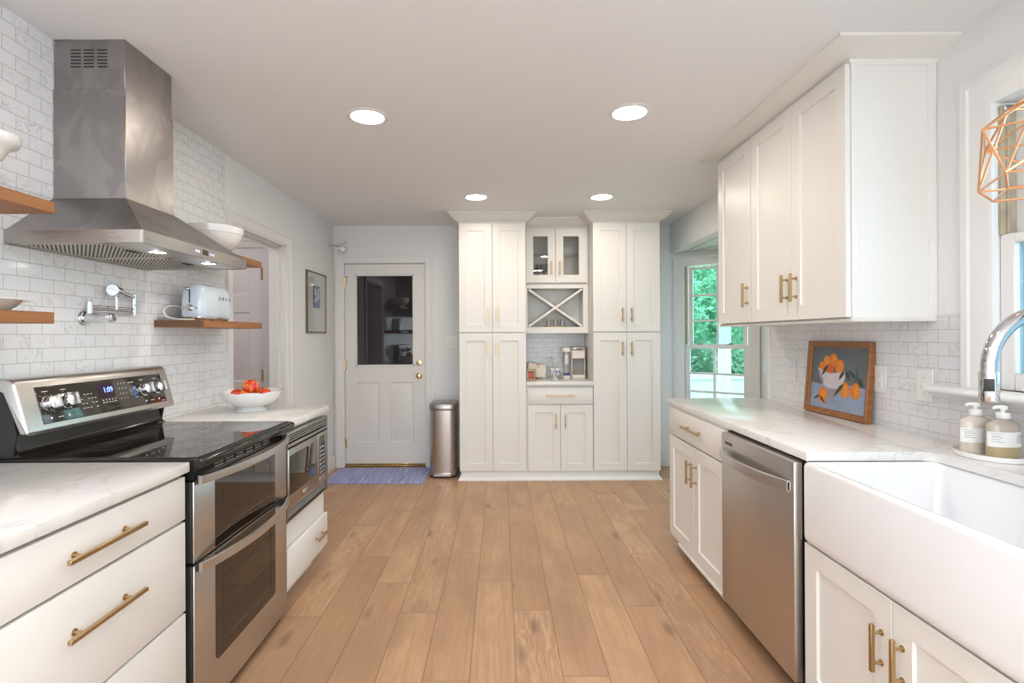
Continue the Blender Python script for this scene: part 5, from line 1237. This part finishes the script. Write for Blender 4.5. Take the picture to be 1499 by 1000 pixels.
for i in range(25):
    q = i / 24; y = 1.872 + (2.440 - 1.872) * q; b = DWX - 0.010 - 0.048 * math.sin(math.pi * q) ** 0.8; z = 0.772
    rs.append([(b + 0.006, y, z - 0.020), (b - 0.004, y, z - 0.018), (b - 0.006, y, z), (b - 0.004, y, z + 0.018), (b + 0.006, y, z + 0.020)])
mb = MB(); mb.rings(rs); hd = mb.build('handle', 'steel_h', dr, ang=30)
for y in (1.880, 2.432):
    mb = MB(); mb.box(DWX - 0.012, y - 0.008, 0.755, DWX + 0.001, y + 0.008, 0.789, 0.002, 1); mb.build('handle_mount', 'steel_h', hd)
mb = MB(); mb.box(1.12, dy0 + 0.01, 0, 1.16, dy1 - 0.01, 0.09); mb.build('toe_kick', 'blackm', t)
# sink base and farmhouse sink
t = thing('sink_cabinet', 'white two-door cabinet under the farmhouse sink, right foreground', 'cabinet', (1.38, 1.38, 0))
mb = MB(); mb.box(RF + 0.021, 0.93, 0.083, XR - 0.009, 1.828, 0.588, 0.001, 1); mb.box(RF + 0.021, 1.8265, 0.588, XR - 0.009, 1.848, 0.870); mb.build('body', 'cab', t, smooth=False)
for a, b, yh in ((1.826, 1.4195, 1.457), (1.4165, 1.010, 1.381)):
    d = shaker('door', t, (RF, a, 0.086), UY, UN, a - b, 0.505); pull(d, (RF, yh, 0.442), (0, 0, 1), UN, 0.132)
mb = MB(); mb.box(1.14, 0.95, 0.0, XR - 0.009, 1.82, 0.083); mb.build('toe_kick', 'cab_in', t)
t = thing('farmhouse_sink', 'white apron-front farmhouse sink under the window', 'sink', (1.29, 1.40, 0.60))
sx0, sx1, sy0, sy1, sz0, sz1 = 1.046, 1.535, 0.985, 1.822, 0.598, 0.8736
def sring(i, r, z, bulge=0.0):
    pts = rrect((sx0 + sx1) / 2, (sy0 + sy1) / 2, (sx1 - sx0) / 2 - i, (sy1 - sy0) / 2 - i, r, z, 5)
    return pts
mb = MB()
mb.rings([sring(0.018, 0.02, sz0), sring(0.006, 0.02, sz0 + 0.004), sring(0.001, 0.02, sz0 + 0.014), sring(0, 0.02, sz0 + 0.03), sring(0, 0.02, sz1 - 0.014), sring(0.003, 0.02, sz1 - 0.004), sring(0.010, 0.02, sz1), sring(0.022, 0.025, sz1), sring(0.028, 0.03, sz1 - 0.004), sring(0.031, 0.035, sz1 - 0.012), sring(0.040, 0.05, sz0 + 0.06), sring(0.060, 0.05, sz0 + 0.036), sring(0.10, 0.03, sz0 + 0.03)])
bs = mb.build('basin', 'fireclay', t, ang=60)
mb = MB(); mb.lathe((1.30, 1.40, sz0 + 0.030), [(0.045, 0), (0.045, 0.003), (0.038, 0.002), (0.0, 0.0005)], 28); mb.build('drain', 'chrome', t)
def arc(cx, cy, r, a0, a1, n=6): return [(cx + r * math.cos(math.radians(a0 + (a1 - a0) * k / n)), cy + r * math.sin(math.radians(a0 + (a1 - a0) * k / n))) for k in range(n + 1)]
poly = [(XR - 0.009, 3.285), (XR - 0.009, 0.60), (1.062, 0.60), (1.062, 0.990), (1.465, 0.990)] + arc(1.465, 1.025, 0.035, 270, 360) + arc(1.465, 1.782, 0.035, 0, 90) + [(1.0605, 1.817), (1.070, 3.405), (XR - 0.0, 3.405), (XR, RE + 0.018), (XR - 0.009, RE + 0.018)]
mb = MB(); mb.prism(poly, 'z', RZ - 0.031, RZ, 0.003, 2)
tag(mb.build('countertop', 'quartz', None, origin='auto'), 'long white veined quartz worktop along the sink wall', 'countertop')
t = thing('base_cabinet', 'plain white end cabinet right of the farmhouse sink', 'cabinet', (1.38, 0.77, 0))
mb = MB(); mb.box(RF + 0.021, 0.61, 0.083, XR - 0.009, 0.926, 0.872, 0.001, 1); mb.build('body', 'cab', t)
shaker('door', t, (RF, 0.924, 0.086), UY, UN, 0.30, 0.775)

# upper cabinets
UF = 1.355
RCROWN = [(0.0, 2.374), (0.004, 2.374), (0.010, 2.386), (0.024, 2.391), (0.055, 2.399), (0.085, 2.412), (0.104, 2.418), (0.112, 2.421), (0.116, 2.4295), (0.0, 2.4295)]
RAIL = [(0, 1.364), (0, 1.380), (0.004, 1.378), (0.010, 1.372), (0.006, 1.364)]
def upper(label, y0, y1, doors, near, far):
    t = thing('upper_cabinet', label, 'cabinet', ((UF + XR) / 2, (y0 + y1) / 2, 1.364))
    mb = MB(); mb.box(UF + 0.021, y0, 1.366, XR - 0.0005, y1, 2.42, 0.001, 1); mb.build('body', 'cab', t)
    if near:
        mb = MB(); mb.box(UF + 0.021, y0 - 0.004, 1.378, UF + 0.049, y0 + 0.002, 2.376, 0.001, 1); mb.box(XR - 0.034, y0 - 0.004, 1.378, XR - 0.001, y0 + 0.002, 2.376, 0.001, 1); mb.bm.faces.ensure_lookup_table()
        mb.box(UF + 0.03, y0 - 0.0035, 2.365, XR - 0.02, y0 + 0.001, 2.376); mb.build('end_stiles', 'cab', t, ang=20)
    for a, b, yh in doors:
        d = shaker('door', t, (UF, a, 1.3815), UY, UN, a - b, 0.991, st=0.066)
        pull(d, (UF, yh, 1.529), (0, 0, 1), UN, 0.130)
    xo, e = UF + 0.021, 0.0
    path = ([(XR, y0)] if near else []) + [(xo, y0), (xo, y1)] + ([(XR, y1)] if far else [])
    mb = MB(); mb.mould(path, RCROWN, lambda x, y, h: (x, y, h)); mb.build('crown_moulding', 'cab', t, ang=25)
    mb = MB(); mb.mould(path, RAIL, lambda x, y, h: (x, y, h)); mb.build('light_rail', 'cab', t, ang=25)
    return t
upper('white double-door wall cabinet nearer the sink window', 2.050, 2.8265, [(2.8255, 2.4345, 2.473), (2.4315, 2.052, 2.396)], True, False)
upper('white single-door wall cabinet nearer the bay window', 2.8285, 3.262, [(3.248, 2.8325, 2.866)], False, True)

# painting leaning on the tiles
PTv0, PTv1 = V((1.655, 2.838, RZ + 0.001)), V((1.665, 2.372, RZ + 0.001))
pu = (PTv1 - PTv0).normalized(); PW = (PTv1 - PTv0).length; PH = 0.372; lean = math.radians(4.6)
pvv = V((math.sin(lean), 0, math.cos(lean))); pn = pu.cross(pvv); pvv = pn.cross(pu).normalized()
pn = pn if pn.x < 0 else -pn
FP = frame3(PTv0 + V((0, 0, 0.001)), pu, pvv, pn)
t = thing('painting', 'framed painting of oranges in a white bowl, leaning on the worktop', 'painting', tuple(PTv0 + (PTv1 - PTv0) * 0.5))
mb = MB(FP); wd, ht = PW, PH; R = lambda i, z: [(i, i, z), (wd - i, i, z), (wd - i, ht - i, z), (i, ht - i, z)]
mb.rings([R(0, -0.014), R(0, 0.012), R(0.002, 0.015), R(0.010, 0.015), R(0.014, 0.011), R(0.022, 0.009), R(0.026, 0.004), R(0.030, 0.003), R(0.030, -0.010)], False, True)
mb.build('frame', 'framewood', t, ang=25)
CW_, CH_ = wd - 0.056, ht - 0.056
mb = MB(FP); mb.box(0.028, 0.028, -0.009, wd - 0.028, ht - 0.028, -0.001)
layer = [0.0]
def cv(u, v): return (0.028 + u * CW_, 0.028 + v * CH_)
def flat(pts, mi):
    layer[0] += 0.00006; z = -0.001 + layer[0]; mb.mi = mi
    mb.prism([cv(*p) for p in pts], 'z', z - 0.0004, z)
def blob(u, v, ru, rv, mi, n=20, rot=0, pear=0.0):
    pts = []
    for k in range(n):
        a = 2 * math.pi * k / n; x, y = math.cos(a), math.sin(a)
        x *= 1 - pear * max(0, y); px, py = x * ru, y * rv
        pts.append((u + px * math.cos(rot) - py * math.sin(rot), v + px * math.sin(rot) + py * math.cos(rot)))
    flat(pts, mi)
def leaf(u0, v0, u1, v1, wd_=0.03):
    du, dv = u1 - u0, v1 - v0; L = math.hypot(du, dv); nx, ny = -dv / L * wd_, du / L * wd_
    flat([(u0, v0), (u0 + du * .35 + nx, v0 + dv * .35 + ny), (u0 + du * .7 + nx * .7, v0 + dv * .7 + ny * .7), (u1, v1), (u0 + du * .7 - nx * .7, v0 + dv * .7 - ny * .7), (u0 + du * .35 - nx, v0 + dv * .35 - ny)], 6)
flat([(0, 0), (1, 0), (1, 0.40), (0.72, 0.42), (0.35, 0.385), (0, 0.40)], 1)
blob(0.40, 0.245, 0.13, 0.045, 3)
flat([(0.325, 0.265), (0.489, 0.272), (0.50, 0.34), (0.31, 0.33)], 3)
flat([(0.12, 0.646), (0.137, 0.56), (0.182, 0.47), (0.235, 0.40), (0.297, 0.355), (0.42, 0.335), (0.54, 0.352), (0.60, 0.42), (0.632, 0.52), (0.638, 0.64), (0.52, 0.605), (0.38, 0.58), (0.24, 0.60)], 2)
flat([(0.12, 0.646), (0.137, 0.56), (0.182, 0.47), (0.235, 0.40), (0.25, 0.45), (0.20, 0.54), (0.165, 0.625)], 3)
blob(0.281, 0.785, 0.060, 0.075, 5); blob(0.215, 0.682, 0.078, 0.078, 4); blob(0.40, 0.79, 0.082, 0.108, 4); blob(0.415, 0.81, 0.045, 0.065, 5)
blob(0.347, 0.640, 0.082, 0.080, 7); blob(0.525, 0.70, 0.078, 0.110, 4, rot=-0.12); blob(0.535, 0.715, 0.045, 0.075, 5)
flat([(0.12, 0.652), (0.24, 0.598), (0.38, 0.575), (0.52, 0.600), (0.64, 0.645), (0.64, 0.63), (0.52, 0.585), (0.38, 0.558), (0.24, 0.582), (0.12, 0.630)], 2)
blob(0.65, 0.275, 0.09, 0.025, 3); blob(0.83, 0.29, 0.09, 0.025, 3)
blob(0.645, 0.345, 0.085, 0.122, 4, pear=0.32); blob(0.66, 0.335, 0.045, 0.085, 5, pear=0.2)
blob(0.821, 0.353, 0.088, 0.128, 4, pear=0.42); blob(0.84, 0.335, 0.045, 0.08, 5, pear=0.2)
blob(0.30, 0.10, 0.08, 0.025, 3); blob(0.246, 0.218, 0.088, 0.125, 4, rot=-0.1); blob(0.265, 0.225, 0.05, 0.08, 5)
leaf(0.31, 0.716, 0.203, 0.527); leaf(0.618, 0.645, 0.528, 0.483); leaf(0.628, 0.646, 0.72, 0.495); leaf(0.678, 0.65, 0.815, 0.53); leaf(0.862, 0.55, 0.934, 0.404); leaf(0.627, 0.452, 0.455, 0.215); leaf(0.192, 0.209, 0.064, 0.124, 0.022); leaf(0.194, 0.20, 0.299, 0.084, 0.022)
flat([(0.816, 0.46), (0.824, 0.46), (0.848, 0.70), (0.836, 0.70)], 6)
mb.build('canvas', ['pbg', 'p_table', 'p_bowl', 'p_bowlshade', 'p_or', 'p_or2', 'p_leaf', 'p_or3'], t, smooth=False)

plate('outlet', 'white outlet partly hidden behind the orange painting', frame((XR - 0.008, 2.345, 1.113), (0, -1, 0), (-1, 0, 0)), 0.075, 0.120, 'plastic', 'outlet')
plate('outlet', 'marble-coloured blank outlet cover left of the orange painting', frame((XR - 0.008, 3.05, 1.105), (0, -1, 0), (-1, 0, 0)), 0.090, 0.124, 'tile_r', 'decora')
plate('light_switch', 'white single toggle light switch between the painting and sink window', frame((XR - 0.008, 2.097, 1.108), (0, -1, 0), (-1, 0, 0)), 0.080, 0.128, 'plastic', 'toggle', 'light switch')

# faucet
t = thing('faucet', 'chrome gooseneck kitchen faucet arching over the farmhouse sink', 'faucet', (1.603, 1.40, RZ))
mb = MB(); mb.lathe((1.603, 1.40, RZ), [(0.027, 0.0005), (0.027, 0.008), (0.022, 0.012), (0.021, 0.10), (0.018, 0.104), (0.0, 0.104)], 32); mb.build('base', 'chrome', t)
pts = [(1.603, 1.40, RZ + 0.09), (1.603, 1.40, 1.10)] + [(1.4545 + 0.1485 * math.cos(math.radians(a)), 1.40, 1.222 + 0.1485 * math.sin(math.radians(a))) for a in range(0, 181, 7)] + [(1.306, 1.40, 1.208)]
mb = MB(); mb.tube(pts, 0.0185, 28); mb.build('neck', 'chrome', t)
mb = MB(); mb.lathe((1.306, 1.40, 1.132), [(0.0, 0.002), (0.017, 0.001), (0.0205, 0.0), (0.0215, 0.003), (0.0215, 0.0785), (0.0205, 0.080), (0.0, 0.080)], 36); sp_ = mb.build('spray_head', 'chrome', t)
mb = MB(frame3((1.306 - 0.0196 * 0.682, 1.40 - 0.0196 * 0.731, 1.1775), (0.731, -0.682, 0), (0, 0, 1), (-0.682, -0.731, 0))); mb.box(-0.0105, -0.0165, 0, 0.0105, 0.0165, 0.0035, 0.008, 3); bt = mb.build('spray_buttons', 'blackm', sp_)
mb = MB(); mb.cyl((1.603, 1.38, 0.985), (1.603, 1.30, 1.01), 0.007, n=14, edge=0.001); mb.build('lever', 'chrome', t)

# soap bottles on a tray
mb = MB(); TRX, TRY = 1.620, 1.737
mb.lathe((TRX, TRY, RZ + 0.0005), [(0.084, 0), (0.086, 0.002), (0.087, 0.016), (0.084, 0.017), (0.082, 0.007), (0.0, 0.006)], 56, sy=1.24)
tag(mb.build('tray', 'porc', None, origin='auto'), 'white oval tray under the soap bottles beside the sink', 'tray')
def soap(x, y, fill, label, lvl):
    z = RZ + 0.0072
    t = thing('soap_bottle', label, 'soap bottle', (x, y, z), 'pump bottles on the white tray')
    el = dict(n=40, sy=0.52)
    mb = MB(); mb.lathe((x, y, z), [(0.046, 0), (0.050, 0.003), (0.0515, 0.010), (0.0515, 0.104), (0.047, 0.112), (0.020, 0.124), (0.016, 0.126), (0.016, 0.131), (0.0, 0.131)], **el); mb.build('bottle', fill, t)
    if lvl < 0.09:
        mb = MB(); mb.lathe((x, y, z), [(0.047, 0.0), (0.0508, 0.003), (0.0519, 0.010), (0.0519, lvl), (0.0510, lvl)], **el, caps=False); mb.build('liquid', 'amber', t)
    mb = MB(); rs = []
    for k in range(33):
        a = math.radians(180 + 180 * k / 32); rs.append([(x + 0.0522 * math.cos(a), y + 0.0522 * 0.52 * math.sin(a), z + zz) for zz in (0.038, 0.086)])
    n = len(rs); vs = [p for r in rs for p in r]; mb.raw(vs, [(2 * i, 2 * i + 2, 2 * i + 3, 2 * i + 1) for i in range(n - 1)]); mb.mi = 1; rnd = random.Random(3)
    def bar(a0, a1, zz, h):
        m = 6; vs = []
        for k in range(m + 1):
            a = math.radians(a0 + (a1 - a0) * k / m)
            for q in (0, h): vs.append((x + 0.0526 * math.cos(a), y + 0.0526 * 0.52 * math.sin(a), z + zz + q))
        mb.raw(vs, [(2 * i, 2 * i + 2, 2 * i + 3, 2 * i + 1) for i in range(m)])
    bar(192, 250, 0.080, 0.0016)
    for zz, a1 in ((0.073, 238), (0.068, 246), (0.061, 236), (0.054, 248)): bar(204, a1, zz, 0.002)
    for i in range(9): bar(292, 330 - rnd.random() * 5, 0.076 - i * 0.0032, 0.0013)
    mb.build('label', ['paper', 'ink'], t)
    mb = MB(); mb.lathe((x, y, z), [(0.0175, 0.127), (0.0185, 0.129), (0.0185, 0.144), (0.016, 0.147), (0.007, 0.148), (0.006, 0.158), (0.0, 0.158)], 24); pm = mb.build('pump', 'plastic', t)
    mb = MB(); mb.lathe((x, y, z), [(0.0, 0.155), (0.012, 0.156), (0.013, 0.166), (0.010, 0.169), (0.0, 0.170)], 20); mb.tube([(x, y, z + 0.163), (x - 0.022, y, z + 0.164), (x - 0.034, y, z + 0.159)], [0.007, 0.006, 0.004], 10); mb.build('nozzle', 'plastic', pm)
    return t
soap(1.606, 1.772, 'beige', 'pump bottle of milky soap at the back of the white tray', 0.103)
soap(1.627, 1.697, 'bottle', 'front pump bottle of golden soap, nearest the faucet', 0.040)

# copper wire pendant over the sink
t = thing('pendant_light', 'copper wire geometric pendant hanging before the sink window', 'pendant lamp', (1.454, 1.40, 1.69))
pc = V((1.454, 1.40, 0)); ring_ = lambda r, z, o: [pc + V((r * math.cos(math.radians(o + 90 * k)), r * math.sin(math.radians(o + 90 * k)), z)) for k in range(4)]
A_ = ring_(0.165, 1.858, 181); B2 = ring_(0.150, 1.731, 197); C2 = ring_(0.120, 1.696, 191); D2 = ring_(0.068, 1.935, 216)
edges = []
for k in range(4):
    edges += [(A_[k], A_[(k + 1) % 4]), (A_[k], B2[k]), (A_[k], B2[(k - 1) % 4]), (B2[k], B2[(k + 1) % 4]), (B2[k], C2[k]), (C2[k], C2[(k + 1) % 4]), (A_[k], D2[k]), (A_[k], D2[(k - 1) % 4]), (D2[k], D2[(k + 1) % 4]), (B2[k], D2[k])]
mb = MB()
for a, b in edges: mb.cyl(a, b, 0.0031, n=8)
for p in A_ + B2 + C2 + D2: mb.sphere(p, 0.0036, 1)
mb.build('wire_cage', 'copper', t)
mb = MB(); mb.cyl((pc.x, pc.y, 1.93), (pc.x, pc.y, 1.985), 0.018, n=20, edge=0.002); 
for p in D2: mb.cyl(p, (pc.x, pc.y, 1.975), 0.0024, n=8)
mb.build('lamp_socket', 'copper', t)
mb = MB(); mb.cyl((pc.x, pc.y, 1.98), (pc.x, pc.y, HC - 0.02), 0.003, n=8); mb.build('cord', 'blackm', t)
mb = MB(); mb.lathe((pc.x, pc.y, HC), [(0.055, -0.0005), (0.055, -0.012), (0.045, -0.022), (0.0, -0.024)], 28); mb.build('canopy', 'copper', t)
mb = MB(); mb.lathe((pc.x, pc.y, 1.855), [(0.0, 0), (0.014, 0.004), (0.026, 0.020), (0.029, 0.038), (0.022, 0.058), (0.013, 0.076), (0.0, 0.078)], 24); mb.build('bulb', emit('bulb glass', (1.0, 0.9, 0.75), 3.0), t)

# ------------------------------------------------------------------ outside the bay
mb = MB(); mb.box(1.9, 5.6, -0.35, 14, 18, -0.30); mb.box(2.6, 2.0, -0.35, 14, 5.6, -0.30); o = mb.build('ground', 'lawn', smooth=False); struct(o)
t = thing('garden_fence', 'white board fence seen through the lower bay window panes', 'fence', (4.0, 8.2, -0.30))
mb = MB()
for i in range(34): mb.box(2.0 + i * 0.125, 8.20, -0.30, 2.0 + i * 0.125 + 0.1235, 8.23, 0.66, 0.003, 1)
mb.build('boards', 'fence', t); mb = MB(); mb.box(1.98, 8.16, 0.62, 6.3, 8.25, 0.70, 0.005, 1); mb.build('top_rail', 'fence', t)
t = thing('porch_post', 'pale round porch post seen through the bay window', 'post', (3.08, 7.2, -0.30))
mb = MB(); mb.cyl((3.08, 7.2, -0.30), (3.08, 7.2, 2.0), 0.085, n=24); mb.build('shaft', 'fence', t); mb = MB(); mb.box(2.97, 7.09, -0.30, 3.19, 7.31, -0.18, 0.01, 1); mb.build('base', 'fence', t)
def tree(label, x, y, h, r, mat, seed, n=5200):
    t = thing('tree', label, 'tree', (x, y, -0.30), 'trees outside the bay window'); rnd = random.Random(seed)
    mb = MB(); mb.tube([(x, y, -0.30), (x + 0.05, y, h * 0.4), (x, y + 0.05, h * 0.8)], [0.14, 0.10, 0.04], 12); mb.build('trunk', 'bark', t)
    mb = MB(); vs, fs = [], []
    cl = [V((rnd.gauss(0, 1), rnd.gauss(0, 1), rnd.gauss(0, 1))).normalized() * (rnd.random() ** 0.4) * 0.8 for _ in range(40)]
    for i in range(n):
        d = cl[i % 40] + V((rnd.gauss(0, 1), rnd.gauss(0, 1), rnd.gauss(0, 1))) * 0.13
        p = V((x, y, h * 0.60)) + V((d.x * r, d.y * r, d.z * h * 0.52)); s = 0.035 + rnd.random() * 0.05
        a = V((rnd.gauss(0, 1), rnd.gauss(0, 1), rnd.gauss(0, 1))).normalized(); b = a.orthogonal().normalized()
        k = len(vs); vs += [p - a * s, p + b * s * 0.6, p + a * s, p - b * s * 0.6]; fs.append((k, k + 1, k + 2, k + 3))
    mb.raw(vs, fs); mb.build('foliage', mat, t, smooth=False)
for a in (('broad green tree straight behind the fence, left in the bay window', 2.9, 10.6, 3.4, 1.2, 'leaf2', 1), ('pale green tree behind the fence, middle of the bay window', 5.6, 11.2, 4.2, 1.3, 'leaf2', 2), ('tall dark tree far behind the fence, right in the bay window', 8.4, 13.6, 5.2, 1.5, 'leaf', 3), ('farthest green tree between the two nearer ones in the bay window', 4.4, 14.2, 5.0, 1.3, 'leaf', 5)):
    tree(*a)
# tall clipped hedge closing the garden
t = thing('hedge', 'tall pale green hedge closing the garden behind the trees in the bay window', 'hedge', (6.0, 17.2, -0.30)); rnd = random.Random(9)
mb = MB(); vs, fs = [], []; nx, nz = 60, 34
for j in range(nz):
    for i in range(nx):
        vs.append((1.0 + i * 0.19, 17.0 + 0.35 * math.sin(i * 0.9 + j * 0.5) + rnd.uniform(-0.22, 0.22), -0.30 + j * 0.19 + rnd.uniform(-0.05, 0.05)))
for j in range(nz - 1):
    for i in range(nx - 1): k = j * nx + i; fs.append((k, k + 1, k + nx + 1, k + nx))
n0 = len(vs); vs += [(1.0, 18.2, -0.30), (1.0 + (nx - 1) * 0.19, 18.2, -0.30), (1.0 + (nx - 1) * 0.19, 18.2, 6.0), (1.0, 18.2, 6.0)]; fs.append((n0, n0 + 1, n0 + 2, n0 + 3))
mb.raw(vs, fs); hg = mb.build('hedge_body', 'leaf2', t, smooth=False)
mb = MB(); vs, fs = [], []
for i in range(6000):
    p = V((rnd.uniform(1.0, 12.2), 16.75 + rnd.uniform(-0.35, 0.35), rnd.uniform(-0.3, 6.15))); s = rnd.uniform(0.05, 0.11)
    a = V((rnd.gauss(0, 1), rnd.gauss(0, 1), rnd.gauss(0, 1))).normalized(); b = a.orthogonal().normalized()
    k = len(vs); vs += [p - a * s, p + b * s * 0.6, p + a * s, p - b * s * 0.6]; fs.append((k, k + 1, k + 2, k + 3))
mb.raw(vs, fs); mb.build('leaves', 'leaf2', t, smooth=False)
